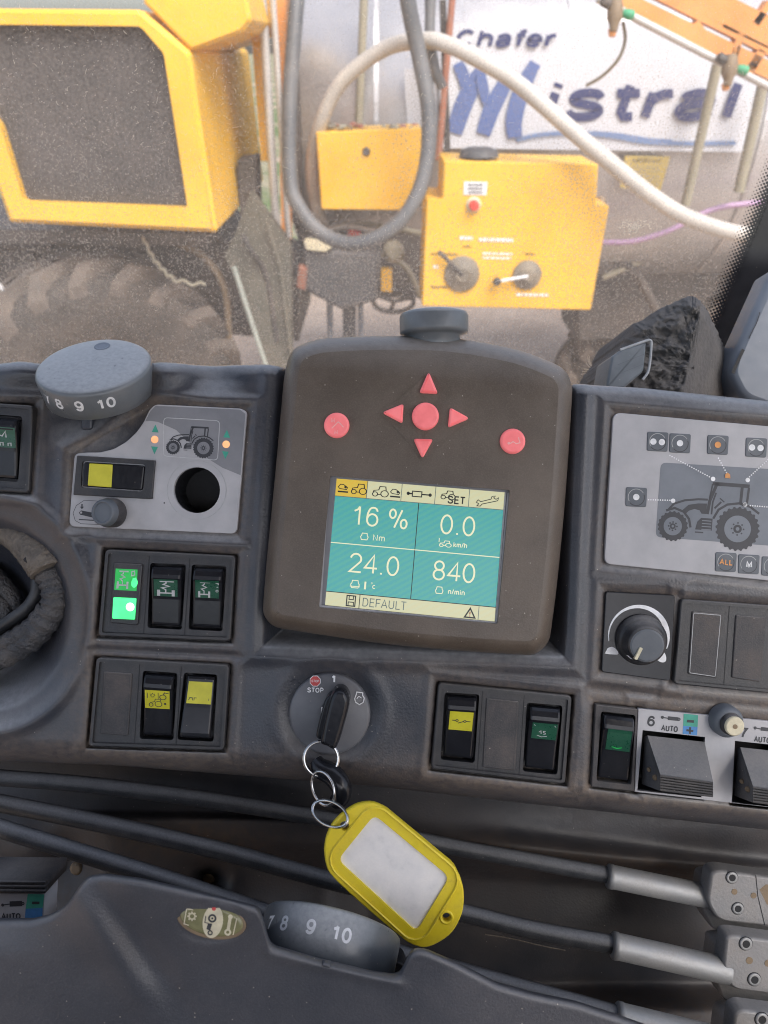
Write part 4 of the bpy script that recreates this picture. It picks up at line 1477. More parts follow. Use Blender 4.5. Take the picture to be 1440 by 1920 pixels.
def bank_frame(parent, outer, wells, dividers, mat=None, rim=7, plates=True):
    """outer rim, sunken face and the wells for the rockers"""
    mat = mat or M['black']
    mb = MB()
    o = rounded(outer, 9, 4)
    inner = rounded(q_in(outer, rim), 4, 3)
    # rim
    mb.slab(o, -4, 3.0, mat, 2.6, cap=False, hb=1.2)
    mb.holed(inset(fixw(o), 2.6), [inner], 3.0, mat, 3.0, 1.0)
    wl = [rounded(inset(fixw(w), -2.5), 6, 3) for w in wells]
    mb.holed(inset(fixw(inner), -0.5), wl, 1.2, mat, 1.2, -5.0, M['hole'])
    for a, b in dividers:
        mb.line([a, b], 1.5, 1.35, M['hole'])
    return mb.build('frame', parent)

def axle_marks(extra=None):
    """white axle-and-spring sign"""
    def f(mb, lm):
        w = M['inkg']
        mb.line([(.22, .80), (.80, .80)], .075, 0, w, pm=lm)
        mb.line([(.20, .62), (.20, .98)], .13, 0, w, pm=lm)
        mb.line([(.82, .62), (.82, .98)], .13, 0, w, pm=lm)
        mb.line([(.25, .12), (.85, .12)], .07, 0, w, pm=lm)
        mb.line([(.50, .80), (.50, .60), (.34, .50), (.66, .40), (.40, .30), (.52, .22), (.52, .12)], .06, 0, w, pm=lm)
        if extra:
            extra(mb, lm)
    return f

# ================================================================== switch banks
# --- upper left bank: lit indicator and two green rockers
A_ = thing('switch_bank', 'black switch bank with a lit green indicator and two green axle rockers', 'switch panel', P(312, 1117, 0), group='switch panels set into the dashboard')
wA1 = [(287, 1061), (343, 1063), (336, 1175), (282, 1172)]
wA2 = [(365, 1064), (419, 1066), (412, 1178), (359, 1175)]
bank_frame(A_, [(197, 1030), (442, 1042), (432, 1203), (183, 1193)], [wA1, wA2], [((280, 1043), (269, 1188)), ((356, 1047), (346, 1191))])
rocker(A_, wA1, (.10, .21, .90, .50), M['grn'], marks=axle_marks())
def aext(mb, lm):
    mb.line([(.86, .15), (.96, .12), (.97, .24)], .04, 0, M['inkg'], pm=lm)
    mb.line([(.90, .36), (.97, .36)], .05, 0, M['inkg'], pm=lm)
    mb.line(ell(.92, .58, .05, .06, 0, 8), .03, 0, M['inkg'], closed=True, pm=lm)
def mark_small(mb, lm):
    sub = lambda a, b: lm(.03 + a * .68, b)
    axle_marks()(mb, sub)
    aext(mb, lm)
rocker(A_, wA2, (.10, .20, .92, .50), M['grn'], marks=mark_small)
mb = MB()
mb.slab(rounded([(213, 1055), (267, 1058), (258, 1173), (206, 1168)], 5), 0, 3.0, M['black'], 2)
ind = mb.build('indicator_lamp', A_)
mb = MB()
u = [(217, 1066), (258, 1068), (256, 1108), (214, 1106)]
mb.flat(u, 3.15, M['grn_half'])
um = quadmap(u)
def um3(a, b):
    x, y = um(a, b)
    return P(x, y, 3.3)
axle_marks()(mb, lambda a, b: um3(a * .7, b * .95))
mb.line([(.72, .12), (.86, .08), (.88, .26), (.74, .3), (.74, .12)], .05, 0, M['inkg'], pm=um3)
mb.line([(.80, .45), (.96, .40)], .05, 0, M['grn_lit'], pm=um3)
mb.flat(ell(252, 1093, 6, 9, 10, 14), 3.2, M['grn_lit'])
mb.build('lens', ind)
mb = MB()
mb.slab(rounded([(212, 1120), (255, 1122), (252, 1162), (210, 1160)], 2), 3, 4.0, M['grn_lit'], 1.5)
mb.flat(ell(244, 1138, 8, 8), 4.1, M['grn_spot'])
mb.build('lens', ind)

# --- lower left bank: blank cover and two yellow rockers
B_ = thing('switch_bank', 'black switch bank with blank cover and two rockers bearing yellow labels', 'switch panel', P(298, 1320, 0), group='switch panels set into the dashboard')
wB1 = [(273, 1263), (327, 1267), (320, 1382), (267, 1380)]
wB2 = [(350, 1267), (402, 1270), (395, 1385), (338, 1382)]
bank_frame(B_, [(180, 1233), (430, 1247), (420, 1408), (165, 1400)], [wB1, wB2], [((262, 1246), (252, 1394)), ((340, 1250), (330, 1399))])
def m_b1(mb, lm):
    k = M['inkd']
    mb.line([(.10, .15), (.10, .45)], .03, 0, k, pm=lm)
    for i in range(7):
        a = i * 6.283 / 7
        mb.line([(.32 + .10 * math.cos(a), .28 + .12 * math.sin(a)), (.32 + .06 * math.cos(a + .4), .28 + .07 * math.sin(a + .4))], .04, 0, k, pm=lm)
    mb.line([(.54, .12), (.54, .46)], .025, 0, k, pm=lm)
    mb.line(ell(.73, .36, .13, .13, 0, 14), .035, 0, k, closed=True, pm=lm)
    mb.line([(.73, .24), (.80, .10), (.96, .14)], .04, 0, k, pm=lm)
    mb.line(ell(.55, .75, .14, .15, 0, 14), .03, 0, k, closed=True, pm=lm)
    mb.line(ell(.25, .80, .08, .10, 0, 12), .03, 0, k, closed=True, pm=lm)
    mb.line([(.22, .68), (.40, .62), (.42, .48), (.62, .48), (.64, .60)], .03, 0, k, pm=lm)
    mb.add([lm(.82 + .05 * math.cos(a), .72 + .06 * math.sin(a)) for a in (i * .785 for i in range(8))], [list(range(8))], k)
rocker(B_, wB1, (.06, .235, .92, .54), M['yel'], marks=m_b1)
def m_b2(mb, lm):
    k = M['inkd']
    mb.line([(.08, .86), (.12, .74), (.22, .74), (.24, .86)], .03, 0, k, pm=lm)
    mb.line([(.30, .86), (.30, .74), (.40, .74)], .03, 0, k, pm=lm)
    mb.line([(.90, .74), (.90, .84)], .02, 0, k, pm=lm)
rocker(B_, wB2, (.09, .09, .94, .44), M['yel'], flip=True, marks=m_b2)
def blank(parent, q, rim=True):
    mb = MB()
    mb.slab(rounded(q, 3), 1, 2.0, M['blackd'], 1.6)
    qi = q_in(q, 4)
    mb.line(rounded(qi, 2), .8, 2.08, M['black'], closed=True)
    mb.build('blank_cover', parent)
blank(B_, [(194, 1259), (248, 1263), (240, 1380), (188, 1376)])

# --- lower middle bank
C_ = thing('switch_bank', 'switch bank right of the ignition, yellow and green rockers around a blank', 'switch panel', P(940, 1375, 0), group='switch panels set into the dashboard')
wC1 = [(839, 1304), (893, 1307), (885, 1425), (832, 1419)]
wC3 = [(993, 1323), (1049, 1328), (1040, 1447), (986, 1441)]
bank_frame(C_, [(822, 1280), (1073, 1305), (1060, 1471), (808, 1442)], [wC1, wC3], [((905, 1296), (895, 1448)), ((983, 1304), (973, 1456))])
def m_c1(mb, lm):
    k = M['inkd']
    mb.line([(.12, .48), (.28, .48)], .04, 0, k, pm=lm)
    mb.line(ell(.33, .48, .05, .06, 0, 10), .03, 0, k, closed=True, pm=lm)
    mb.line([(.38, .62), (.62, .50)], .04, 0, k, pm=lm)
    mb.line(ell(.66, .50, .05, .06, 0, 10), .03, 0, k, closed=True, pm=lm)
    mb.line([(.71, .50), (.90, .50)], .04, 0, k, pm=lm)
rocker(C_, wC1, (.10, .225, .92, .54), M['yel'], marks=m_c1)
def m_c3(mb, lm):
    k = M['inkg']
    mb.line([(.28, .58), (.36, .48), (.38, .68)], .03, 0, k, pm=lm)
    mb.line([(.55, .50), (.46, .50), (.46, .58), (.54, .60), (.54, .68), (.45, .68)], .03, 0, k, pm=lm)
    mb.line([(.22, .78), (.40, .86), (.62, .80)], .035, 0, k, pm=lm)
    mb.line([(.06, .12), (.12, .20)], .03, 0, k, pm=lm)
    mb.line([(.88, .10), (.94, .18)], .03, 0, k, pm=lm)
rocker(C_, wC3, (.10, .235, .94, .50), M['grn'], marks=m_c3)
blank(C_, [(912, 1309), (973, 1315), (966, 1445), (905, 1439)])

# --- single green rocker beside the lever plate
D_ = thing('rocker_panel', 'narrow black panel with a single dark green rocker, left of the lever plate', 'switch panel', P(1153, 1403, 0), group='switch panels set into the dashboard')
mb = MB()
wD = [(1131, 1338), (1187, 1345), (1180, 1467), (1123, 1460)]
oD = [(1117, 1321), (1196, 1330), (1189, 1484), (1109, 1475)]
mb.slab(rounded(oD, 2), -3, 2.6, M['blackd'], 1.5, holes=[rounded(inset(fixw(wD), -2), 6)])
mb.build('frame', D_)
def m_d(mb, lm):
    mb.line([(.25, .84), (.45, .90), (.66, .84)], .035, 0, M['grn_half'], pm=lm)
rocker(D_, wD, (.13, .19, .93, .53), M['grn'], lift=.8, marks=m_d)

# --- blank bank at the right edge
G_ = thing('switch_bank', 'black bank of empty blank covers at the right edge of the dash', 'switch panel', P(1400, 1210, 0), group='switch panels set into the dashboard')
bank_frame(G_, [(1277, 1123), (1600, 1146), (1596, 1315), (1263, 1283)], [], [((1368, 1135), (1357, 1288)), ((1452, 1141), (1442, 1296)), ((1535, 1147), (1526, 1303))])
for i in range(3):
    dx, dy = 82 * i, 7 * i
    q = [(1298 + dx, 1146 + dy), (1355 + dx, 1151 + dy), (1344 + dx, 1272 + dy), (1290 + dx, 1264 + dy)]
    mb = MB()
    mb.slab(rounded(q, 4), .5, 2.2, M['blackd'], 2)
    mb.line(rounded(q_in(q, 3), 3), 1.3, 2.3, M['line'], closed=True) if i == 0 else mb.line([q_in(q, 3)[k] for k in (0, 1)], 1.2, 2.3, M['inkd'])
    mb.build('blank_cover', G_)

# --- far left switch, cut by the frame edge
J_ = thing('rocker_panel', 'black framed rocker with dark green label at the left edge of the dash', 'switch panel', P(20, 840, 0), group='switch panels set into the dashboard')
wJ = [(-30, 781), (36, 786), (29, 898), (-36, 893)]
bank_frame(J_, [(-62, 752), (62, 760), (54, 925), (-70, 916)], [wJ], [])
def m_j(mb, lm):
    k = M['inkg']
    mb.line([(.42, .30), (.60, .45), (.72, .18), (.72, .5)], .04, 0, k, pm=lm)
    for x in (.38, .58, .82):
        mb.line([(x - .05, .92), (x - .05, .78), (x + .04, .76), (x + .04, .92)], .03, 0, k, pm=lm)
rocker(J_, wJ, (.05, .16, .99, .49), M['grn'], marks=m_j)

# ================================================================== tractor drawing
def tractor_solid(mb, x, y, w, rot, h, ink_, rimmat, hubs=True):
    """side view of a tractor facing left; x, y top left corner, w width in px"""
    c, s = math.cos(math.radians(rot)), math.sin(math.radians(rot))
    def T(a, b):
        return (x + (a * c - b * s) * w, y + (a * s + b * c) * w)
    def L(pts, wd, hh=h):
        mb.line([T(*p) for p in pts], wd * w, hh, ink_)
    def poly(pts, hh=h, mat=None):
        mb.flat([T(*p) for p in pts], hh, mat or ink_)
    # wheels with lugs
    for (cx, cy, r, ri, nl) in ((.155, .60, .145, .088, 20), (.775, .58, .212, .128, 24)):
        pts = []
        for i in range(nl * 4):
            a = 2 * math.pi * i / (nl * 4)
            rr = r * (1.0 if (i % 4) in (0, 1) else .93)
            pts.append(T(cx + rr * math.cos(a), cy + rr * math.sin(a)))
        mb.flat(pts, h, ink_)
        mb.flat([T(cx + ri * math.cos(a), cy + ri * math.sin(a)) for a in (i * math.pi / 14 for i in range(28))], h + .12, rimmat)
        for i in range(8):
            a = i * math.pi / 4
            mb.flat([T(cx + ri * .45 * math.cos(a) + .009 * math.cos(b), cy + ri * .45 * math.sin(a) + .009 * math.sin(b)) for b in (k * math.pi / 3 for k in range(6))], h + .24, ink_)
        mb.flat([T(cx + ri * .32 * math.cos(a), cy + ri * .32 * math.sin(a)) for a in (i * math.pi / 8 for i in range(16))], h + .24, ink_)
        mb.flat([T(cx + ri * .14 * math.cos(a), cy + ri * .14 * math.sin(a)) for a in (i * math.pi / 6 for i in range(12))], h + .34, rimmat)
    # mudguards
    L([(.08, .455), (.16, .425), (.25, .455), (.305, .52), (.325, .60)], .022)
    L([(.535, .50), (.58, .41), (.66, .355), (.77, .335), (.88, .36), (.97, .42)], .022)
    # bonnet line and lower engine
    L([(.105, .44), (.15, .385), (.25, .345), (.38, .325), (.47, .322)], .02)
    poly([(.235, .44), (.29, .385), (.38, .365), (.465, .36), (.465, .46), (.42, .46), (.40, .43), (.35, .42), (.30, .44), (.265, .475)])
    # cab
    L([(.475, .46), (.49, .33), (.545, .17), (.575, .165)], .03)
    L([(.515, .46), (.52, .34), (.545, .25)], .016)
    L([(.505, .165), (.86, .165)], .035)
    L([(.505, .17), (.50, .22), (.485, .31)], .014)
    L([(.79, .18), (.785, .34)], .028)
    L([(.855, .18), (.845, .345)], .022)
    # steering wheel
    L([(.54, .40), (.60, .335)], .018)
    L([(.585, .30), (.63, .335)], .012)
    # steps
    poly([(.37, .615), (.385, .54), (.42, .50), (.53, .50), (.53, .615)])
    for k in range(4):
        mb.line([T(.43, .525 + k * .028), T(.52, .525 + k * .028)], .009 * w, h + .15, rimmat)
    L([(.37, .64), (.45, .64)], .012)

def tractor_outline(mb, pm, x, y, w, ht, mat, wd):
    """small outline sign for the screen; pm maps 0..1 screen coordinates"""
    def T(a, b):
        return (x + a * w, y + b * ht)
    def L(pts, closed=False):
        mb.line([T(*p) for p in pts], wd, 0, mat, closed=closed, pm=pm)
    L([(.20 + .15 * math.cos(a), .78 + .20 * math.sin(a)) for a in (i * math.pi / 8 for i in range(16))], True)
    L([(.76 + .22 * math.cos(a), .70 + .29 * math.sin(a)) for a in (i * math.pi / 9 for i in range(18))], True)
    L([(.08, .60), (.12, .46), (.40, .38), (.46, .06), (.80, .06), (.84, .40)])
    L([(.36, .80), (.53, .80)])

# ================================================================== left plate
I_ = thing('control_plate', 'grey control plate with tractor drawing, round hole and yellow lensed switch', 'control panel', P(290, 880, 0), group='grey printed control plates')
pl = [(129, 978), (140, 852)]
plate = rounded([(129, 987), (140, 850), (165, 848), (187, 848), (213, 842), (237, 828), (256, 810), (269, 792), (280, 768), (291, 758), (452, 766), (463, 772), (444, 1001)], [12, 10, 3, 5, 6, 6, 6, 6, 6, 9, 4, 8, 12], 4)
swq = [(144, 854), (291, 863), (285, 936), (137, 928)]
hole = ell(369, 919, 43.5, 43, 0, 36)
mb = MB()
mb.slab(plate, -2, 1.2, M['plate'], 1.2, holes=[hole])
# darker band
bl = [(281, 789), (296, 791), (330, 806), (364, 838), (390, 860), (417, 877), (451, 891), (460, 776), (450, 768), (292, 761), (283, 770), (272, 790)]
mb.flat(bl, 1.32, M['plate2'])
mb.ring(369, 919, 54.5, 56, 1.36, M['line'])
mb.line(rounded([(307, 783), (412, 789), (408, 863), (306, 855)], 8), 1.3, 1.42, M['inkg'], closed=True)
tractor_solid(mb, 313, 783, 92, 3, 1.45, M['inkd'], M['plate2'])
for (x, y) in ((291, 804), (425, 814)):
    mb.flat([(x + .5, y - 8), (x + 6.5, y + 7), (x - 6.5, y + 6)], 1.42, M['green'])
for (x, y) in ((290, 844), (423, 853)):
    mb.flat([(x - 6.5, y - 7), (x + 6, y - 6), (x - .5, y + 8)], 1.42, M['green'])
for (x, y) in ((290, 824), (424, 833)):
    mb.disc(x, y, 7, 1.45, M['peach'], 20)
# hitch sign left of the push button
mb.line([(192, 940), (158, 938), (143, 948), (137, 962), (141, 976), (152, 982), (196, 984)], .9, 1.3, M['inkd'])
mb.flat([(152.5, 945), (155, 945), (155, 950), (157.5, 950), (153.5, 955), (150, 950), (152.5, 950)], 1.3, M['inkd'])
mb.flat([(148, 961), (152, 957), (178, 962), (184, 966), (184, 972), (176, 971), (150, 965)], 1.3, M['inkd'])
mb.disc(152, 961, 2.2, 1.4, M['plate'], 10)
mb.disc(176, 965, 4.5, 1.4, M['plate'], 12)
mb.line([(148, 974), (182, 976)], 2, 1.3, M['inkd'])
mb.disc(308, 943, 1.5, 1.4, M['inkd'], 8)
mb.build('face_plate', I_)
mb = MB()
vs, n = [], 36
for hh in (1.0, -30):
    for i in range(n):
        a = 2 * math.pi * i / n
        vs.append(P(369 + 44 * math.cos(a), 919 + 44 * math.sin(a), hh, 1.2))
mb.add(vs, [[i, (i + 1) % n, n + (i + 1) % n, n + i] for i in range(n)] + [[n + i for i in range(n)]], M['hole'])
mb.build('round_hole', I_)
mb = MB()
mb.slab(rounded(swq, 2), 0, 2.8, M['black'], 1.5, holes=[rounded([(154, 864), (273, 871), (268, 922), (151, 914)], 7)])
rk = mb.build('switch_bezel', I_)
mb = MB()
q = [(156, 866), (271, 873), (266, 920), (153, 912)]
mb.slab(rounded(q, 6), -2, 3.4, M['gloss'], 3)
rr = mb.build('rocker_switch', I_)
mb = MB()
ql = [(167, 868.5), (211, 871), (208.5, 914), (164, 910.5)]
mb.slab(rounded(ql, 2), 3, 4.0, M['yel'], 1.5)
mb.build('label_lens', rr)
mb = MB()
c = P(214, 962, 1)
ax = Vector((-.26, .04, 1))
mb.lathe(c, ax, [(9.4, 0), (9.6, 6), (8.9, 8)], M['blackd'], 32)
mb.lathe(Vector(c) + ax.normalized() * .008, ax, [(8.9, 0), (8.2, 4), (7.6, 4.8), (6.4, 4.8), (6.0, 4.0)], M['slate_d'], 32)
mb.build('push_button', I_)

# ================================================================== right lamp plate
H_ = thing('lamp_plate', 'large grey work lamp plate with slate tractor drawing and square dark buttons', 'control panel', P(1350, 940, 0), group='grey printed control plates')
mb = MB()
mb.slab(rounded([(1150, 773), (1620, 815), (1612, 1106), (1133, 1057)], [16, 8, 8, 14]), -2, 1.4, M['plate'], 1.2)
mb.flat(rounded([(1239, 867), (1620, 890), (1612, 1036), (1229, 1007)], [11, 8, 8, 11]), 1.5, M['slate'])
tractor_solid(mb, 1240, 867, 196, 4.3, 1.6, M['inkd'], M['slate'])
def dots(a, b, st, r=1.5):
    l = math.hypot(b[0] - a[0], b[1] - a[1])
    k = int(l / st)
    for i in range(k + 1):
        t = i / k
        mb.disc(a[0] + (b[0] - a[0]) * t, a[1] + (b[1] - a[1]) * t, r, 1.72, M['inkw'], 6)
dots((1256, 854), (1330, 894), 4.6)
dots((1347, 859), (1362, 886), 4.8)
dots((1402, 897), (1440, 862), 4.6)
dots((1216, 937), (1256, 938), 4.2)
dots((1407, 948), (1460, 952), 4.4)
for (x, y, r) in ((1337, 898, 4.3), (1402, 900, 4.3), (1262, 939, 4.3)):
    mb.disc(x, y, r, 1.76, M['inkw'], 16)
mb.disc(1397, 946, 4.4, 1.95, M['inkg'], 16)
for k in (-2, 0, 2):
    mb.line([(1394 + k, 949), (1398 + k, 943)], .9, 2.02, M['inkd'])
mb.flat([(1359.5, 896), (1360, 889), (1364, 886), (1369, 890), (1369.5, 897)], 1.95, M['orange'])
mb.build('face_plate', H_)
def lamp_button(cx, cy, kind):
    b = MB()
    b.slab(rounded([(cx - 19, cy - 19), (cx + 21, cy - 17), (cx + 19, cy + 19), (cx - 20, cy + 17)], 4), 1.2, 1.9, M['slate_d'], 1)
    b.ring(cx, cy, 14.5, 15.8, 2.0, M['line'], 28, 150, 330)
    b.ring(cx, cy + .6, 14.5, 16.2, 1.98, M['inkd'], 28, -20, 140)
    if kind == 'pair':
        b.disc(cx - 8, cy, 6, 2.15, M['inkw'], 18)
        b.disc(cx + 8, cy + 1, 6, 2.15, M['inkw'], 18)
    elif kind == 'one':
        b.disc(cx, cy, 6, 2.15, M['inkw'], 18)
    elif kind == 'amber':
        b.disc(cx, cy, 6, 2.15, M['orange'], 18)
    elif kind == 'ALL':
        b.text('ALL', cx, cy, 11, 5, 2.1, M['orange'], .2)
    elif kind == 'M':
        b.text('M', cx, cy, 13, 5, 2.1, M['inkw'], .24)
    elif kind == 'teal':
        b.disc(cx, cy, 6, 2.15, M['green'], 18)
    b.build('lamp_button', H_)
for cx, cy, k in ((1233, 828, 'pair'), (1275, 831, 'one'), (1346, 834, 'amber'), (1418, 839, 'pair'), (1193, 932, 'one'), (1361, 1054, 'ALL'), (1404, 1058, 'M'), (1448, 1062, 'teal'), (1461, 842, 'one')):
    lamp_button(cx, cy, k)

# ================================================================== speed dial
F_ = thing('speed_dial', 'black dial with pale crescent scale between a turtle and a rabbit', 'dial', P(1198, 1190, 0))
mb = MB()
mb.slab(rounded([(1136, 1109), (1266, 1116), (1257, 1277), (1128, 1260)], 5), -2, 2.0, M['gloss'], 1.5)
# crescent widening clockwise
vs = []
N = 40
for i in range(N + 1):
    a = math.radians(170 + 215 * i / N)
    w = 1.5 + 11.5 * (i / N) ** 1.1
    for r in (58 - w, 58):
        vs.append(P(1198 + r * math.cos(a), 1192 + r * math.sin(a), 2.15))
mb.add(vs, [[2 * i, 2 * i + 2, 2 * i + 3, 2 * i + 1] for i in range(N)], M['inkw'])
mb.flat(spline([(1134, 1225), (1137, 1220), (1140, 1215), (1148, 1213), (1155, 1217), (1159, 1223), (1158, 1227), (1148, 1227), (1138, 1226), (1134, 1225)], 3)[:-1], 2.15, M['inkw'])
mb.flat(spline([(1229, 1222), (1234, 1218), (1240, 1220), (1246, 1224), (1249, 1232), (1248, 1240), (1241, 1242), (1233, 1238), (1230, 1230), (1229, 1222)], 3)[:-1], 2.15, M['inkw'])
mb.line([(1238, 1221), (1232, 1214)], 3, 2.16, M['inkw'])
mb.build('scale_plate', F_)
mb = MB()
c = P(1201, 1199, 2)
ax = Vector((-.05, -.10, 1))
mb.lathe(c, ax, [(16.5, 0), (16, 3.5), (14.2, 5), (13, 5.6), (12.2, 12.6), (11.6, 13.8), (10.8, 14.2)], M['black'], 44)
mb.lathe(Vector(c) + ax.normalized() * .0141, ax, [(10.8, 0), (9.5, .5)], M['slate_d'], 40, cap0=False)
kb = mb.build('dial_knob', F_)
mb = MB()
mb.slab(rounded([(1200, 1213), (1206, 1216), (1195, 1238), (1189, 1236)], 2.5), 15, 17.0, M['cream'], 1)
mb.flat([(1174, 1228), (1190, 1233), (1189, 1237), (1182, 1235)], 8, M['inkw'])
mb.build('pointer', kb)

# ================================================================== lever plate
E_ = thing('lever_plate', 'grey plate with numbers 6 and 7, ribbed finger levers and a cream capped knob', 'lever panel', P(1320, 1430, 0))
op1 = [(1205, 1369), (1322, 1382), (1315, 1495), (1195, 1482)]
op2 = [(1378, 1389), (1500, 1402), (1492, 1517), (1372, 1506)]
mb = MB()
mb.slab([(1197, 1328), (1640, 1372), (1640, 1536), (1190, 1485)], -1, 1.5, M['plate'], 1, holes=[op1, op2])
for q in (op1, op2):
    mb.add([P(x, y, -24, 1.5) for x, y in q], [[3, 2, 1, 0]], M['hole'])
    vs = [P(x, y, h_, 1.5) for h_ in (1.4, -24) for x, y in q]
    mb.add(vs, [[i, (i + 1) % 4, 4 + (i + 1) % 4, 4 + i] for i in range(4)], M['hole'])
mb.text('6', 1220, 1352, 20, 6, 1.65, M['inkd'], .19)
mb.text('AUTO', 1255, 1366, 11.5, 6, 1.65, M['inkd'], .2, fit=31)
mb.text('7', 1393, 1374, 20, 6, 1.65, M['inkd'], .19)
mb.text('AUTO', 1429, 1387, 11.5, 6, 1.65, M['inkd'], .2, fit=31)
for (ox, oy) in ((0, 0), (174, 20)):
    mb.flat([(1253 + ox, 1343 + oy), (1272 + ox, 1345 + oy), (1273 + ox, 1352 + oy), (1252 + ox, 1350 + oy)], 1.65, M['inkd'])
    mb.line([(1241 + ox, 1345 + oy), (1254 + ox, 1347 + oy)], 2, 1.65, M['inkd'])
    mb.ring(1242 + ox, 1345 + oy, 1, 3, 1.66, M['inkd'], 12)
    mb.ring(1273 + ox, 1348.5 + oy, 1, 3.2, 1.66, M['inkd'], 12)
mb.flat([(1282, 1338), (1309, 1341), (1308, 1363), (1281, 1361)], 1.65, M['green'])
mb.flat([(1281, 1361), (1308, 1363), (1307, 1379), (1280, 1376)], 1.65, M['blue'])
mb.line([(1288, 1352), (1301, 1353)], 5, 1.75, M['inkd'])
mb.line([(1287, 1369), (1300, 1371)], 4, 1.75, M['inkd'])
mb.line([(1294, 1363.5), (1293.5, 1376)], 4, 1.75, M['inkd'])
mb.build('face_plate', E_)
def lever(ox, oy):
    V = lambda x, y, h: P(x + ox, y + oy, h)
    mb = MB()
    a, b = V(1208, 1381, -4), V(1320, 1394, -4)
    a2, b2 = V(1214, 1379, 2), V(1321, 1391, 1)
    d, c = V(1238, 1452, 25), V(1337, 1466, 25)
    f, e = V(1238, 1483, 18), V(1337, 1495, 18)
    g_, k = V(1203, 1470, -6), V(1316, 1488, -6)
    mb.add([a, b, b2, a2, c, d], [[3, 0, 1, 2], [3, 5, 4, 2]], M['lever'])
    mb.add([V(1208, 1381, -4), V(1214, 1379, 2), d, f, g_], [[0, 1, 2, 3, 4]][:1], M['lever'])
    mb.add([V(1321, 1391, 1), c, e, k], [[0, 1, 2, 3]], M['lever'])
    mb.add([f, e, k, g_], [[0, 1, 2, 3]], M['lever'])
    # ribbed nose
    N = 6
    rows = []
    for i in range(N):
        for tt, hh in ((0, 0), (.18, 1.6), (.7, 1.6), (.85, 0)):
            t = (i + tt) / N
            rows.append((t, hh))
    rows.append((1, 0))
    vs = []
    for t, hh in rows:
        for (x0, y0, h0, x1, y1, h1) in ((1238, 1452, 25, 1238, 1483, 18), (1337, 1466, 25, 1337, 1495, 18)):
            vs.append(V(x0 + (x1 - x0) * t, y0 + (y1 - y0) * t, h0 + (h1 - h0) * t + hh))
    mb.add(vs, [[2 * i, 2 * i + 2, 2 * i + 3, 2 * i + 1] for i in range(len(rows) - 1)], M['lever'])
    o = mb.build('finger_lever', E_)
    mb = MB()
    mb.lathe(V(1228, 1458, 12.5), (-1, -.2, .6), [(1.8, -1), (1.8, .6), (.8, .8)], M['castb'], 10)
    mb.lathe(V(1217, 1443, 5.5), (-1, -.2, .6), [(1.4, -1), (1.4, .6)], M['castb'], 10)
    mb.build('pin', o)
lever(0, 0)
lever(174, 22)
mb = MB()
c = P(1356, 1348, 0)
ax = Vector((.05, -.05, 1))
mb.lathe(c, ax, [(10.5, 0), (10.2, 6), (8.6, 9), (7.6, 9.4)], M['slate_d'], 36)
mb.lathe(Vector(c) + ax.normalized() * .009, ax, [(7.2, 0), (6.9, 3.5), (6.2, 4.2)], M['black'], 32)
kb = mb.build('lock_knob', E_)
mb = MB()
mb.lathe(Vector(c) + ax.normalized() * .0132, ax, [(6.2, 0), (6.1, 1.2), (5.4, 1.6)], M['cream'], 32)
mb.lathe(Vector(c) + ax.normalized() * .0146, ax, [(1.6, 0), (1.5, .5)], M['castb'], 14)
mb.build('cap', kb)

# ================================================================== big numbered knobs
def number_knob(name, label, top, axis, r1, r2, hgt, angs, view, cap_rot=0, group=None):
    """round knob with numbers printed round its rim"""
    A = Vector(axis).normalized()
    t = thing(name, label, 'knob', tuple(top), group=group)
    mb = MB()
    prof = [(r2 * .55, -hgt - 6), (r2 * .9, -hgt - 2), (r2, -hgt), (r2 + (r1 - r2) * .5, -hgt * .5), (r1, -3.2), (r1 - .5, -1.5), (r1 - 1.8, -.4), (r1 - 3.5, .1), (r1 * .6, .9), (r1 * .2, 1.2)]
    Vw = Vector(view)
    X = (Vw - A * Vw.dot(A)).normalized()
    mb.lathe(top, A, prof, M['knob'], 72, tuple(X))
    mb.build('knob_body', t)
    Y = A.cross(X)
    nm = MB()
    for body, ang in angs:
        cap = 7.6
        def pm(u, v):
            z = -hgt * .46 - v
            rr = r2 + (r1 - r2) * (1 + z / hgt) + .14
            th = math.radians(ang) + u / rr
            return Vector(top) + A * z * .001 + (X * math.cos(th) + Y * math.sin(th)) * rr * .001
        nm.text(body, 0, 0, cap, 0, 0, M['inkw'], .19, pm=pm)
    nm.build('numerals', t)
    return t, A, X, Y
t, A, X, Y = number_knob('numbered_knob', 'grey round knob numbered 7 to 10 standing on the top of the left dash', P(175, 683, 10), (0, .76, .65), 35.8, 34.4, 19.5,
                         [('7', -63), ('8', -46), ('9', -24), ('10', 2)], (.37, -.19, 1), group='grey knobs numbered round the rim')
mb = MB()
dc = Vector(P(175, 683, 10)) + A * .0010
mb.lathe(dc - X * .0205 + Y * .008, A, [(5.2, 0.0), (4.8, 0.35), (4.0, 0.1), (2.0, -.1)], M['bluegrey'], 24)
mb.build('dimple', t)
number_knob('numbered_knob', 'grey round knob numbered 7 to 10 sunk in the slot of the armrest', P(625, 1729, 38), (.2, .74, -.64), 41.3, 40.5, 27,
            [('7', -59), ('8', -41), ('9', -17), ('10', 7.5)], (.08, .55, .84), group='grey knobs numbered round the rim')

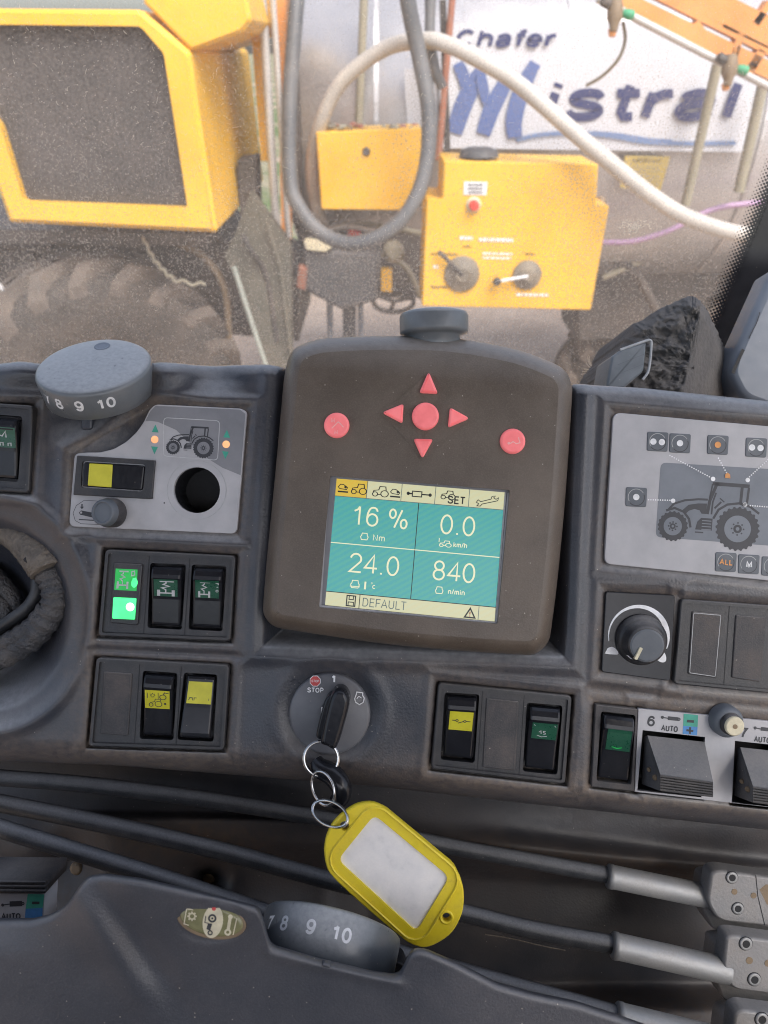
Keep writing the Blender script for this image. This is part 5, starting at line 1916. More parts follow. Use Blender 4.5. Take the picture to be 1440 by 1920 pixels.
# ================================================================== terminal
T_ = thing('display_terminal', 'brown grey display terminal with pink buttons and a teal lit screen', 'terminal', P(785, 930, 20))
body = [(545, 655), (590, 636), (680, 630), (815, 630), (900, 640), (990, 660), (1058, 690), (1074, 722), (1060, 940), (1043, 1110), (1030, 1205), (1004, 1229), (880, 1222), (720, 1208), (600, 1190), (512, 1176), (492, 1152), (499, 1060), (517, 880), (533, 700)]
body = rounded(body, [22, 40, 60, 60, 60, 60, 22, 22, 80, 80, 26, 22, 60, 80, 80, 20, 22, 60, 80, 60], 5)
scr_o = [(619, 892), (956, 919), (933, 1170), (598, 1139)]
scr = [(631, 897), (947, 923), (928, 1166), (609, 1135)]
def term_h(x, y):
    """slightly crowned face, leaning back above the buttons"""
    t = (x - 785) / 290.0
    h = 24 - 3.0 * t * t
    yy = 735 + (x - 785) * .08
    if y < yy:
        h -= 9.0 * ((yy - y) / 105.0) ** 1.7
    return h
def crowned(poly, edge, drop, mat, holes, hf, name, parent, back=-22):
    poly = fixw(poly)
    n = len(poly)
    mb = MB()
    rings = []
    K = 7
    for k in range(K + 1):
        a = k / K * math.pi / 2
        i = edge * (1 - math.cos(a))
        q = inset(poly, i) if i > 0 else poly
        rings.append([P(x, y, hf(x, y) - drop * (1 - math.sin(a))) for x, y in q])
    base = [P(x, y, back, hf(x, y) - drop) for x, y in poly]
    allr = [base] + rings
    vs = [p for r in allr for p in r]
    fs = []
    for k in range(len(allr) - 1):
        for i in range(n):
            j = (i + 1) % n
            fs.append([k * n + i, k * n + j, (k + 1) * n + j, (k + 1) * n + i])
    # face grid: triangulated with inner points so the crown is followed
    top = inset(poly, edge)
    hl = []
    for q in holes:
        q = fixw(q)
        hl.append([(q[i][0] + (q[(i + 1) % len(q)][0] - q[i][0]) * k / 6, q[i][1] + (q[(i + 1) % len(q)][1] - q[i][1]) * k / 6) for i in range(len(q)) for k in range(6)])
    t2 = inset(fixw(top), 8)
    grown = [inset(q, -8) for q in hl]
    extra = [(gx, gy) for gx in range(480, 1090, 16) for gy in range(620, 1240, 16) if inside((gx, gy), t2) and not any(inside((gx, gy), q) for q in grown)]
    ov, keep = cdt_fill(top, hl, extra)
    mb.add(vs, fs, mat, True)
    mb.add([P(x, y, hf(x, y)) for x, y in ov], keep, mat, True)
    for q in holes:
        q = fixw(q)
        k = len(q)
        w = [P(x, y, hf(x, y)) for x, y in q] + [P(x, y, hf(x, y) - 8, hf(x, y)) for x, y in q]
        mb.add(w, [[i, (i + 1) % k, k + (i + 1) % k, k + i] for i in range(k)], mat)
    return mb.build(name, parent)
hous = crowned(body, 26, 17, M['unit'], [rounded(scr_o, 3, 2)], term_h, 'housing', T_)
# bezel lip
mb = MB()
mb.holed(rounded(inset(fixw(scr_o), -1), 4), [scr], 19.5, M['bezel'] if 'bezel' in M else M['plate2'], 21)
mb.line([(609, 1138), (929, 1169), (948, 923)], 3, 19.9, M['inkg'])
mb.line([(615, 900), (600, 1137), (932, 1169), (954, 924)], 5, 21.0, M['plate'])
mb.build('screen_bezel', hous)

def scr_mat(name, col, st, moire=0.0, col2=None):
    m, n, l, bs = newmat(name)
    c = n.new('ShaderNodeTexCoord').outputs['Object']
    w = n.new('ShaderNodeTexWave')
    w.inputs['Scale'].default_value = 95
    w.inputs['Distortion'].default_value = 1.2
    w.inputs['Detail'].default_value = 0
    w.inputs['Detail Scale'].default_value = 8
    mp = n.new('ShaderNodeMapping')
    mp.inputs['Rotation'].default_value = (0, 0, math.radians(62))
    l.new(c, mp.inputs[0])
    l.new(mp.outputs[0], w.inputs[0])
    f = math_(n, l, 'MULTIPLY', w.outputs['Fac'], moire)
    col_ = mixc(n, l, f, col, col2 or col)
    l.new(col_, bs.inputs['Emission Color'])
    bs.inputs['Emission Strength'].default_value = st
    bs.inputs['Base Color'].default_value = (.03, .035, .035, 1)
    bs.inputs['Roughness'].default_value = 0.25
    return m
ST = 0.44
teal = scr_mat('lit_teal_pixels', (0.05, 0.37, 0.385), ST, 0.5, (0.10, 0.45, 0.30))
cream = scr_mat('lit_cream_pixels', (0.66, 0.63, 0.38), ST, 0.5, (0.62, 0.66, 0.44))
ochre = scr_mat('lit_ochre_pixels', (0.72, 0.47, 0.045), ST, 0.4, (0.62, 0.52, 0.06))
lite = scr_mat('lit_pale_digits', (0.86, 0.84, 0.56), ST)
dk = ink('unlit_dark_pixels', (.02, .025, .025), .3)
grey = ink('unlit_grey_pixels', (.16, .22, .21), .3)
mb = MB()
Q = quadmap(scr)
HS = 19.0
def sp(a, b, dh=0.0):
    x, y = Q(a, b)
    return P(x, y, HS + dh, HS)
def rect(a0, b0, a1, b1, mat, dh):
    mb.add([sp(a0, b1, dh), sp(a1, b1, dh), sp(a1, b0, dh), sp(a0, b0, dh)], [[0, 1, 2, 3]], mat)
rect(0, 0, 1, 1, cream, 0)
rect(0, .135, 1, .888, teal, .08)
rect(0, 0, .186, .135, ochre, .08)
pmv = lambda a, b: sp(a, b, .2)
AS = 316 / 240.0
def sl(pts, wd, mat, closed=False, w=None):
    """line in screen coordinates; width corrected for the screen's aspect"""
    mb.line([(a * AS, b) for a, b in pts], wd, 0, mat, closed, pm=lambda a, b: sp(a / AS, b, .2))
def stext(s, a, b, cap, mat, bold=0.0, sx=1.0):
    mb.text(s, a * AS, b, cap, 0, 0, mat, bold or .105, 0, sx, pm=lambda x, y: sp(x / AS, y, .22))
for a in (.186, .39, .59, .79):
    sl([(a, 0), (a, .135)], .005, grey)
sl([(0, .137), (1, .137)], .005, grey)
sl([(0, .503), (1, .503)], .007, lite)
sl([(.497, .137), (.497, .888)], .006, dk)
sl([(0, .888), (1, .888)], .006, dk)
sl([(.20, .892), (.20, 1)], .006, dk)
sl([(.90, .892), (.90, 1)], .005, grey)
stext('16 %', .275, .275, .155, lite, .09, 1.0)
stext('0.0', .735, .285, .155, lite, .09, 1.0)
stext('24.0', .265, .645, .155, lite, .09, 1.0)
stext('840', .735, .645, .155, lite, .09, 1.0)
stext('Nm', .28, .436, .05, lite, .115, 1.15)
stext('km/h', .76, .436, .040, lite, .15)
stext('n/min', .76, .800, .042, lite, .15)
stext('DEFAULT', .345, .945, .068, grey, .10)
# engine signs
def engine(a, b, k):
    sl([(a - k * .6, b - k * .35), (a - k * .5, b - k), (a + k * .5, b - k), (a + k * .6, b - k * .35), (a + k * .8, b), (a + k * .6, b + k * .8), (a - k * .6, b + k * .8), (a - k * .8, b)], .006, lite, True)
engine(.195, .437, .028)
engine(.66, .80, .028)
engine(.165, .815, .032)
sl([(.135, .83), (.195, .83)], .006, lite)
sl([(.225, .785), (.225, .845)], .014, lite)
stext('o', .262, .79, .02, lite)
stext('c', .275, .815, .042, lite, .14)
tractor_outline(mb, lambda a, b: sp(a, b, .2), .635, .41, .075, .05, lite, .005)
sl([(.635, .425), (.635, .395)], .006, lite)
# toolbar signs
def trac(a, b, w, h_):
    tractor_outline(mb, lambda x, y: sp(x, y, .2), a, b, w, h_, dk, .006)
def arm(a, b, k):
    sl([(a, b), (a + .012, b - .022), (a + .03, b - .022), (a + .055, b + .0), (a + .05, b + .016), (a + .01, b + .012)], .006, dk, True)
    mb.add([sp(a + .043 + .008 * math.cos(t), b - .003 + .011 * math.sin(t), .2) for t in (i * .785 for i in range(8))], [list(range(8))], dk)
    sl([(a, b + .035), (a + .06, b + .035)], .012, dk)
arm(.015, .065, 1)
trac(.09, .025, .095, .085)
trac(.215, .03, .10, .085)
arm(.325, .07, 1)
sl([(.455, .05), (.51, .05), (.51, .09), (.455, .09)], .008, dk, True)
sl([(.43, .07), (.455, .07)], .012, dk)
sl([(.51, .07), (.555, .07)], .010, dk)
for a in (.43, .56):
    mb.add([sp(a + .010 * math.cos(t), .07 + .014 * math.sin(t), .2) for t in (i * .785 for i in range(8))], [list(range(8))], dk)
trac(.62, .022, .09, .07)
stext('SET', .715, .092, .062, dk, .17)
sl([(.835, .095), (.845, .075), (.86, .088), (.92, .062), (.925, .04), (.945, .035), (.935, .05), (.95, .06), (.965, .045), (.96, .07), (.935, .08), (.87, .105), (.86, .122), (.84, .122), (.85, .105)], .006, dk, True)
# disk and warning signs
sl([(.125, .905), (.175, .905), (.175, .985), (.125, .985)], .009, dk, True)
sl([(.138, .905), (.138, .935), (.163, .935), (.163, .905)], .007, dk)
sl([(.135, .985), (.135, .955), (.166, .955), (.166, .985)], .007, dk)
sl([(.82, .985), (.85, .915), (.88, .985)], .011, dk, True)
sl([(.85, .94), (.85, .962)], .008, M['redp'])
sl([(.85, .970), (.85, .977)], .008, M['redp'])
mb.build('screen', T_)

# buttons
def tb(poly, name='push_button', r=4, up=2.6, mark=None):
    c = mid(poly)
    h = term_h(*c)
    b = MB()
    b.slab(poly, h - 3, h + up, M['pink'], 4.5, hb=1.6)
    if mark:
        mark(b, h + up + .1)
    b.build(name, T_)
def mk_m(b, h):
    b.text('M', 624, 788, 9, 5, h, M['pinkl'], .14)
    b.text('M', 630, 810, 8, 5, h, M['pinkl'], .14)
    b.line([(622, 803), (634, 791), (638, 794), (644, 801)], 1.8, h, M['pinkl'])
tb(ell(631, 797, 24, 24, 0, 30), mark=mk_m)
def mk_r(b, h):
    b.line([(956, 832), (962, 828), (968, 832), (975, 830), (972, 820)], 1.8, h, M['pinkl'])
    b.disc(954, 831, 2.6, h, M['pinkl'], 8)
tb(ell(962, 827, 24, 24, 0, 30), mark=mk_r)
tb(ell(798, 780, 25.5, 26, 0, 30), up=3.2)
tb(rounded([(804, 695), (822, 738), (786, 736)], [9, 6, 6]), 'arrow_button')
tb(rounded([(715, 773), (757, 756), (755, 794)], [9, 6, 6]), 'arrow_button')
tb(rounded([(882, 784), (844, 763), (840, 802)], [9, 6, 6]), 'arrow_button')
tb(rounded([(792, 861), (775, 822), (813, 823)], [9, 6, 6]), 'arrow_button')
# curved diamond outline round the arrows
mb = MB()
dia = []
for (a, b, c) in (((806, 692), (838, 742), (888, 784)), ((888, 784), (846, 812), (793, 866)), ((793, 866), (764, 820), (709, 773)), ((709, 773), (764, 742), (806, 692))):
    for k in range(8):
        t = k / 8
        dia.append(tuple((1 - t) ** 2 * np.array(a) + 2 * t * (1 - t) * np.array(b) + t * t * np.array(c)))
dh = [(x, y, term_h(x, y)) for x, y in dia]
mb.add([P(x, y, h + .35) for x, y, h in dh], [list(range(len(dh)))[::-1]], M['unit'])
m2 = len(dh)
mb.add([P(x, y, h + .35) for x, y, h in dh] + [P(x, y, h - 1) for x, y, h in dh], [[i, (i + 1) % m2, m2 + (i + 1) % m2, m2 + i] for i in range(m2)], M['unit'])
mb.build('button_surround', T_)
# rotary knob on the top edge
mb = MB()
c = P(814, 640, -4)
mb.lathe(c, (-.02, .99, .10), [(17, -4), (17, 3), (19.5, 4.2), (22.2, 5), (22.4, 7), (22.4, 15.5), (21.6, 17.6), (19.5, 18.6), (15, 19.2), (6, 19.6)], M['knob'], 64)
mb.build('rotary_knob', T_)

# ================================================================== ignition switch, key, rings and tag
K_ = thing('ignition_switch', 'round grey ignition disc marked STOP and 1 in the middle of the dash', 'ignition switch', P(619, 1336, 0))
mb = MB()
mb.lathe(P(619, 1336, 0), (0, 0, 1), [(26.2, -4), (26.2, 3.0), (25.6, 4.0), (24.2, 4.6), (8.0, 6.0)], M['disc'], 72)
HK = 6.4
mb.text('1', 625, 1273, 15.5, 3, HK - .9, M['inkw'], .22)
mb.text('STOP', 591, 1294, 9.5, 2, HK - .3, M['inkw'], .19)
oct_ = [(591 + 11 * math.cos(a), 1277 + 11 * math.sin(a)) for a in (math.pi / 8 + i * math.pi / 4 for i in range(8))]
mb.flat(oct_, HK - 1.1, M['inkw'])
mb.flat(inset(oct_, 1.2), HK - .98, M['redp'])
mb.text('STOP', 591, 1277, 4.6, 2, HK - .85, M['inkw'], .14)
mb.line([(668, 1302), (669, 1297.5), (680, 1299), (680, 1304), (683, 1309), (681, 1317), (674, 1321), (667, 1317), (665, 1310)], 1.9, HK - .5, M['inkw'], closed=True)
mb.line(spline([(669, 1310), (673, 1306), (678, 1309)], 4), 1.5, HK - .5, M['inkw'])
mb.build('disc', K_)
mb = MB()
mb.lathe(P(609, 1334, 3), (0, 0, 1), [(5.8, -1), (5.8, 1.6), (5.0, 2.2), (4.4, 1.4)], M['steel'], 32)
mb.build('lock_barrel', K_)

key = thing('ignition_key', 'black handled key turned in the ignition switch', 'key', P(622, 1350, 10))
mb = MB()
kp = spline([(612, 1402), (602, 1398), (600, 1388), (612, 1330), (622, 1302), (633, 1293), (646, 1296), (654, 1308), (655, 1322), (648, 1352), (634, 1398), (624, 1408), (612, 1402)], 5)[:-1]
mb.slab(kp, 9, 24, M['gloss'], 9, hb=6, steps=5)
kl = spline([(602, 1388), (595, 1386), (593, 1374), (606, 1322), (616, 1304), (626, 1304), (620, 1330), (610, 1370), (602, 1388)], 4)[:-1]
mb.slab(kl, 8, 17, M['gloss'], 4, hb=3, steps=4)
mb.line([(620, 1322), (607, 1368)], 3.5, 17.4, M['hole'])
mb.build('key_handle', key)
mb = MB()
mb.slab([(603, 1326), (613, 1328), (610, 1344), (601, 1342)], 3, 12, M['steel'], 0)
mb.build('key_blade', key)

def ring_obj(name, label, pts, r, group, parent=None, double=True):
    mb = MB()
    for dz, sc in (((0, 1.0), (.9, .96)) if double else ((0, 1),)):
        cx = sum(p[0] for p in pts) / len(pts); cy = sum(p[1] for p in pts) / len(pts)
        mb.tube([P(cx + (x - cx) * sc, cy + (y - cy) * sc, h + dz) for x, y, h in pts + pts[:2]], r, M['steel'], 8, caps=False)
    return mb.build(name, tag=(label, 'key ring'), group=group)
def ring_pts(cx, cy, rx, ry, rot, h0, tiltx, tilty, n=40):
    out = []
    for i in range(n):
        a = 2 * math.pi * i / n
        u, v = rx * math.cos(a), ry * math.sin(a)
        c, s = math.cos(math.radians(rot)), math.sin(math.radians(rot))
        out.append((cx + u * c - v * s, cy + u * s + v * c, h0 + tiltx * math.cos(a) + tilty * math.sin(a)))
    return out
GR = 'steel split rings hanging from the key'
ring_obj('split_ring', 'topmost steel split ring passing through the black key handle', ring_pts(602, 1423, 33, 34, 0, 14, -1, 1.0), .0008, GR)
ring_obj('split_ring', 'middle tall steel split ring hanging in front of the black fob', ring_pts(606, 1478, 20, 34, -18, 20, 4, 3), .0008, GR)
ring_obj('split_ring', 'lowest steel split ring threaded through the yellow tag', ring_pts(619, 1526, 36, 23, 27, 37, 11, 2), .0008, GR)
mb = MB()
fp = spline([(590, 1428, 9), (600, 1440, 11), (622, 1452, 13), (638, 1472, 15), (640, 1492, 15), (630, 1504, 13)], 6)
rad = [(.0040 + .0028 * math.sin(math.pi * min(1, i / (len(fp) - 1) * .75 + .15))) for i in range(len(fp))]
pt = [P(x, y, h) for x, y, h in fp]
mb.tube(pt, rad, M['gloss'], 18)
mb.lathe(pt[-1], Vector(pt[-1]) - Vector(pt[-2]), [(rad[-1] * 1000, 0), (rad[-1] * 820, 1.6), (rad[-1] * 400, 2.6)], M['gloss'], 18, cap0=False)
mb.build('key_fob', tag=('curved black key fob hanging behind the steel rings', 'key fob'))

TG = thing('key_tag', 'yellow framed key tag with blank white card hanging from the rings', 'key tag', P(740, 1640, 45))
outl = spline([(607, 1592), (611, 1569), (624, 1543), (650, 1519), (678, 1506), (711, 1509), (756, 1543), (820, 1600), (853, 1628), (867, 1658), (870, 1687), (865, 1717), (848, 1748), (820, 1769), (794, 1777), (768, 1769), (749, 1755), (690, 1706), (626, 1647), (611, 1621), (607, 1592)], 4)[:-1]
win = rounded([(633, 1612), (702, 1527), (843, 1644), (781, 1747)], [16, 14, 16, 14], 5)
h1, h2 = ell(646, 1548, 9, 9, 0, 16), ell(837, 1719, 8, 8.5, 0, 16)
def tz(x, y):
    return 44 + (y - 1640) * .05 - (x - 740) * .0
def tag_slab():
    mb = MB()
    rings = [[P(x, y, h, 44) for x, y in (inset(fixw(outl), i) if i else fixw(outl))] for i, h in ((3, 40.2), (0, 41.2), (0, 43.2), (.8, 44), (3, 44.6))]
    n = len(outl)
    vs = [p for r in rings for p in r]
    mb.add(vs, [[k * n + i, k * n + (i + 1) % n, (k + 1) * n + (i + 1) % n, (k + 1) * n + i] for k in range(4) for i in range(n)], M['ytag'], True)
    o2 = inset(fixw(outl), 3)
    ring_in = inset(fixw(win), -5)
    mb.holed(o2, [ring_in, h1, h2], 44.6, M['ytag'], 44, 40.2)
    mb.holed(ring_in, [win], 44.6, M['ytag'], 44, 42.8)
    # raised lip round the window
    L = fixw(ring_in)
    a = [P(x, y, 44.6, 44) for x, y in L]
    b = [P(x, y, 45.8, 44) for x, y in inset(L, 2)]
    c = [P(x, y, 45.8, 44) for x, y in inset(L, 3.5)]
    d = [P(x, y, 43, 44) for x, y in inset(L, 5.2)]
    m = len(L)
    mb.add(a + b + c + d, [[k * m + i, k * m + (i + 1) % m, (k + 1) * m + (i + 1) % m, (k + 1) * m + i] for k in range(3) for i in range(m)], M['ytag'], True)
    for (x, y) in ((837, 1719),):
        mb.lathe(P(x, y, 44.4, 44), (0, 0, 1), [(4.3, 0), (4.0, .8), (3.0, .8), (2.6, 0)], M['ytag'], 24, cap0=False, cap1=False)
    mb.build('tag_frame', TG)
    mb = MB()
    mb.slab(inset(fixw(win), -3), 41.5, 43.2, M['wtag'], 0)
    mb.build('card', TG)
tag_slab()

# ================================================================== wrapped cable in the bowl at the left
wc = thing('wrapped_cable', 'thick black wrapped cable with torn tape curving in the bowl at left', 'cable', P(60, 1120, -8))
mb = MB()
pts = spline([(52, 1020, -22), (82, 1062, -14), (101, 1100, -12), (100, 1140, -12), (74, 1182, -14), (32, 1216, -18), (-30, 1244, -24), (-90, 1260, -30)], 16)
rr = [(.0088 + .0007 * math.sin(i * .9) + .0005 * math.sin(i * 2.3)) * (1 - .10 * i / len(pts)) for i in range(len(pts))]
mb.tube([P(*p) for p in pts], rr, M['wrap'], 20, wob=.05)
pts2 = spline([(88, 1140, -14), (58, 1176, -13), (18, 1202, -16), (-40, 1230, -24)], 14)
mb.tube([P(*p) for p in pts2], [.0062 + .0004 * math.sin(i) for i in range(len(pts2))], M['wrap'], 16, wob=.05)
mb.build('cable_sleeve', wc)
mb = MB()
pts = spline([(-60, 985, -34), (-10, 990, -26), (30, 1004, -20), (62, 1030, -15), (84, 1058, -11), (90, 1070, -10)], 12)
rr = [.0088 + .0035 * sstep(0.2, .75, np.array(i / len(pts))) - .001 * sstep(.9, 1, np.array(i / len(pts))) for i in range(len(pts))]
mb.tube([P(*p) for p in pts], [float(r) for r in rr], M['tape'], 22, wob=.12)
mb.tube([P(x, y, h) for x, y, h in ((48, 1047, -3), (56, 1056, -2.5))], .0018, M['hole'], 10)
mb.build('torn_tape', wc)
mb = MB()
pts = spline([(70, 1088, -28), (68, 1112, -26), (52, 1138, -26), (24, 1160, -28), (-10, 1180, -32), (-60, 1200, -40)], 10)
mb.tube([P(*p) for p in pts], .0043, M['rubber'], 14)
mb.build('thin_cable', wc)
mb = MB()
mb.tube([P(*p) for p in spline([(-70, 1050, -52), (-20, 1075, -46), (20, 1120, -44), (40, 1160, -46), (30, 1200, -50)], 8)], [.0085 - .0001 * i for i in range(33)], M['wrap'], 16)
mb.tube([P(*p) for p in spline([(-60, 1110, -48), (-14, 1120, -40), (12, 1150, -40), (4, 1180, -46)], 8)], .006, M['wrap'], 16)
mb.build('rubber_boot', wc)

# ================================================================== three control cables
GC = 'control cables under the dash'
def cable(label, pts, r, s0, s1, rs, clamp):
    t = thing('control_cable', label, 'cable', P(*pts[len(pts) // 2]), group=GC)
    mb = MB()
    pp = spline(pts, 10)
    mb.tube([P(*p) for p in pp], r, M['rubber'], 16)
    mb.build('cable_jacket', t)
    a, b = Vector(P(*s0)), Vector(P(*s1))
    ax = b - a
    L = ax.length * 1000
    mb = MB()
    mb.lathe(a, ax, [(rs * .72, 0), (rs * .9, .3), (rs, 1.2), (rs, 4), (rs * .96, 4.5), (rs * .96, L * .98), (rs * .9, L)], M['sleeve'], 28)
    mb.build('end_sleeve', t)
    return t
c1 = cable('upper black control cable running left to right behind the yellow tag', [(-80, 1448, -40), (0, 1458, -40), (150, 1470, -40), (350, 1494, -42), (590, 1532, -46), (820, 1582, -48), (1000, 1615, -44), (1142, 1641, -38)], .0056, (1138, 1642, -36), (1345, 1684, -32), 8.2, None)
c2 = cable('middle black control cable ending in the middle silver sleeve', [(-80, 1490, -26), (0, 1506, -26), (200, 1546, -26), (420, 1597, -26), (620, 1651, -26), (870, 1712, -26), (1000, 1744, -22), (1150, 1771, -16)], .0059, (1147, 1772, -14), (1366, 1821, -8), 8.6, None)
c3 = cable('lowest black control cable passing behind the armrest edge', [(-80, 1526, -4), (0, 1553, -4), (160, 1602, -4), (330, 1655, -4), (600, 1745, -4), (900, 1832, 0), (1060, 1876, 6), (1160, 1904, 10)], .0058, (1155, 1905, 12), (1400, 1965, 16), 8.6, None)

def clamp(label, top, h, screws, dots, split, base_shift, brown=None):
    t = thing('cable_clamp', label, 'clamp', P(*mid(top), h), group='alloy clamps holding the cable ends')
    mb = MB()
    mb.slab(rounded(top, [16, 10, 10, 14, 22, 12][:len(top)], 5), h - 13, h, M['cast'], 5, hb=3)
    low = [(x + base_shift[0], y + base_shift[1]) for x, y in top]
    mb.slab(rounded(low, 12, 4), h - 32, h - 11, M['cast'], 4, hb=3)
    if split:
        mb.line(split, 1.6, h + .12, M['hole'])
    if brown:
        mb.flat(brown, h + .1, M['castb'])
    for x, y, r in dots:
        mb.lathe(P(x, y, h), (0, 0, 1), [(r * .30, -.1), (r * .28, .25)], M['castb'], 16)
    mb.build('clamp_body', t)
    for x, y, r in screws:
        s_ = MB()
        rm = r * .275
        s_.lathe(P(x, y, h), (0, 0, 1), [(rm * 1.12, .02), (rm * 1.12, .12)], M['hole'], 24)
        s_.lathe(P(x, y, h), (0, 0, 1), [(rm, 0), (rm, .7), (rm * .85, 1.0), (rm * .6, .9)], M['sleeve'], 24, cap1=False)
        hx = [(rm * .62, .92), (rm * .60, .3)]
        s_.lathe(P(x, y, h), (0, 0, 1), hx, M['hole'], 6)
        s_.build('socket_screw', t)
clamp('upper alloy cable clamp with brown stain at the right edge', [(1334, 1636), (1352, 1632), (1520, 1656), (1510, 1746), (1345, 1728), (1326, 1690)], -20, [(1372, 1645, 14), (1383, 1703, 14)], [(1377, 1672, 7), (1413, 1679, 7)], [(1417, 1640), (1421, 1680), (1434, 1735)], (-8, 18),
      [(1424, 1668), (1436, 1658), (1500, 1668), (1500, 1705), (1438, 1696)])
clamp('middle alloy cable clamp with two bright socket screws', [(1362, 1757), (1376, 1754), (1540, 1776), (1530, 1876), (1370, 1856), (1356, 1815)], -2, [(1398, 1769, 15), (1414, 1836, 15)], [(1405, 1801, 8), (1440, 1806, 8)], None, (-14, 22))
clamp('lowest alloy cable clamp in the bottom right corner', [(1378, 1902), (1392, 1894), (1560, 1916), (1550, 2016), (1386, 1996), (1372, 1955)], 18, [(1428, 1911, 15), (1440, 1980, 15)], [], None, (-14, 20))
# a dry straw behind the cables
mb = MB()
mb.tube([P(*p) for p in spline([(910, 1752, -30), (960, 1760, -34), (1010, 1772, -36), (1060, 1782, -36)], 5)], .0004, M['tape'], 6)
mb.build('dry_straw', tag=('single dry straw lying behind the middle cable', 'straw'))

# ================================================================== armrest in front
def arm_top(x):
    return smooth1(interp(x, [(-300, 1716), (0, 1722), (60, 1722), (95, 1714), (118, 1702), (132, 1688), (148, 1662), (165, 1642), (195, 1638), (260, 1646), (340, 1664), (420, 1684), (470, 1696), (487, 1702), (494, 1730), (500, 1760), (512, 1772), (600, 1797), (700, 1821), (742, 1827), (757, 1816), (764, 1790), (778, 1778), (800, 1780), (860, 1806), (930, 1842), (1000, 1862), (1080, 1878), (1160, 1904), (1260, 1940), (1500, 2010)]), 5)
def arm_h(X, Y):
    h = 102.0 + 0.0 * X
    # soft folds below the raised corner
    ax = X - (150 + (Y - 1690) * .62)
    f = np.exp(-((Y - 1760) / 110.0) ** 2)
    h += 4.0 * np.exp(-(ax / 38.0) ** 2) * f
    h -= 3.5 * np.exp(-((ax - 62) / 36.0) ** 2) * f * 1.1
    h += 9.0 * sstep(60, 240, X) * (1 - sstep(1640, 1830, Y)) 
    h -= 7.0 * (1 - sstep(-40, 150, X)) * (1 - sstep(1700, 1800, Y))
    h -= 16.0 * sstep(820, 1300, X)
    h -= 0.02 * (Y - 1800)
    # raised lip following the knob slot
    h += 1.5 * np.exp(-((Y - (1790 + (X - 500) * .225)) / 9.0) ** 2) * sstep(480, 510, X) * (1 - sstep(740, 775, X))
    r = np.hypot((X - 396) / 66.0, (Y - 1727) / 40.0)
    h -= 1.2 * (1 - sstep(.85, 1.15, r))
    return h
arm_t = thing('armrest', 'dark grey moulded armrest across the bottom left with wavy upper edge', 'armrest', P(450, 1850, 60))
relief('armrest_body', -400, 1500, 560, arm_top, lambda x: 2350 + 0 * x, 150, arm_h, M['arm'], 18, 10, 40, 0, arm_t, undercut=.99)
mb = MB()
q = rounded([(502, 1742), (756, 1806), (772, 1856), (480, 1812)], 10)
mb.slab(q, 10, 26, M['hole'], 3)
mb.build('knob_well', arm_t)
# notch mark below the knob
mb = MB()
ih = float(arm_h(np.array([[612.]]), np.array([[1812.]]))[0, 0])
mb.slab(ell(612, 1812, 9, 4, 14, 16), ih - 3, ih + .6, M['arm'], 3, hb=1.5)
mb.build('index_mark', arm_t)
# oval badge
mb = MB()
rot = 17
bh = float(arm_h(np.array([[396.]]), np.array([[1727.]]))[0, 0])
mb.slab(ell(396, 1727, 66, 34, rot - 6, 44), bh - 2, bh + 1.0, M['castb'], 2)
mb.slab(ell(396, 1727, 61, 30, rot - 6, 44), bh, bh + 2.0, M['olive'], 8, hb=1.6)
H1 = bh + 2.15
mb.flat(ell(399, 1728, 19, 31, 8, 28), H1, M['cream'])
mb.disc(401, 1704, 4, H1 + .1, M['redp'], 12)
bk = M['cream']
mb.line([(362, 1706), (350, 1704), (345, 1732), (354, 1735)], 2, H1, bk)
for i in range(8):
    a = i * math.pi / 4
    mb.line([(360 + 5 * math.cos(a), 1718 + 5 * math.sin(a)), (360 + 9 * math.cos(a), 1718 + 9 * math.sin(a))], 3, H1, bk)
mb.ring(360, 1718, 4, 7, H1, bk, 20)
mb.line([(432, 1718), (427, 1748)], 6, H1, bk)
mb.disc(432, 1719, 4.5, H1 + .04, bk, 12)
mb.disc(427, 1748, 6.5, H1 + .05, bk, 14)
mb.disc(427, 1748, 3, H1 + .12, M['olive'], 10)
mb.line([(444, 1722), (437, 1753)], 2, H1, bk)
mb.ring(398, 1722, 4.5, 8, H1 + .15, M['inkd'], 20)
mb.disc(398, 1722, 2, H1 + .18, M['inkd'], 10)
mb.ring(394, 1749, 2.5, 5, H1 + .15, M['inkd'], 16)
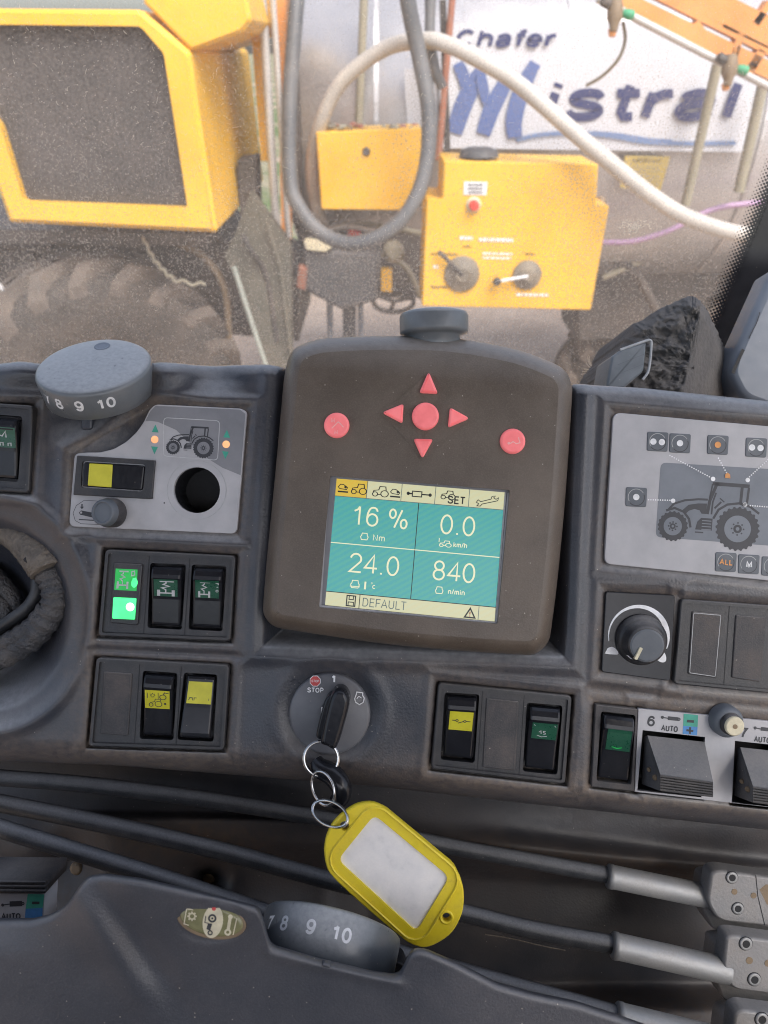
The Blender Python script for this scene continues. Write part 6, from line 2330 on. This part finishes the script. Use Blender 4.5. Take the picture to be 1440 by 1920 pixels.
mb.line([(386, 1717), (384, 1730), (391, 1731)], 1.6, H1 + .15, M['inkd'])
mb.flat([(390, 1731), (398, 1732), (394, 1745), (387, 1742)], H1 + .12, M['inkd'])
mb.build('oval_badge', arm_t)

# lever label at the left edge, standing behind the armrest
U_ = thing('finger_lever', 'lever with grey, green and blue AUTO label at the left edge behind the armrest', 'lever', P(30, 1690, 40))
mb = MB()
mb.slab([(-80, 1650), (85, 1652), (84, 1676), (-80, 1676)], 10, 40, M['blackd'], 2)
for k in range(3):
    mb.slab([(-80, 1652 + k * 8), (85, 1653 + k * 8), (85, 1657 + k * 8), (-80, 1656 + k * 8)], 38, 41.5, M['blackd'], 1.2)
mb.build('ribbed_top', U_)
mb = MB()
mb.slab([(-80, 1674), (84, 1675), (80, 1760), (-80, 1760)], 20, 38, M['plate'], .8)
mb.flat([(52, 1676), (83, 1677), (80, 1702), (48, 1704)], 38.15, M['green'])
mb.flat([(48, 1704), (80, 1702), (78, 1752), (44, 1752)], 38.15, M['blue'])
mb.line([(60, 1693), (74, 1693)], 5, 38.3, M['inkd'])
mb.flat([(18, 1690), (41, 1689), (42, 1699), (18, 1700)], 38.2, M['inkd'])
mb.line([(4, 1697), (19, 1695)], 2, 38.2, M['inkd'])
mb.ring(5, 1697, 1, 3, 38.2, M['inkd'], 12)
mb.ring(43, 1694, 1, 3, 38.2, M['inkd'], 12)
mb.text('AUTO', 20, 1718, 12, 0, 38.2, M['inkd'], .2, fit=36)
mb.build('label_face', U_)

# cab floor far below, so nothing is open to the yard
mb = MB()
mb.add([(-1.1, -1.2, 1.25), (1.1, -1.2, 1.25), (1.1, .62, 1.25), (-1.1, .62, 1.25), (-1.1, -1.2, 1.22), (1.1, -1.2, 1.22), (1.1, .62, 1.22), (-1.1, .62, 1.22)], [[0, 1, 2, 3], [7, 6, 5, 4], [0, 4, 5, 1], [1, 5, 6, 2], [2, 6, 7, 3], [3, 7, 4, 0]], M['under'])
mb.build('floor', frame=WM, kind='structure')
bpy.context.view_layer.update()
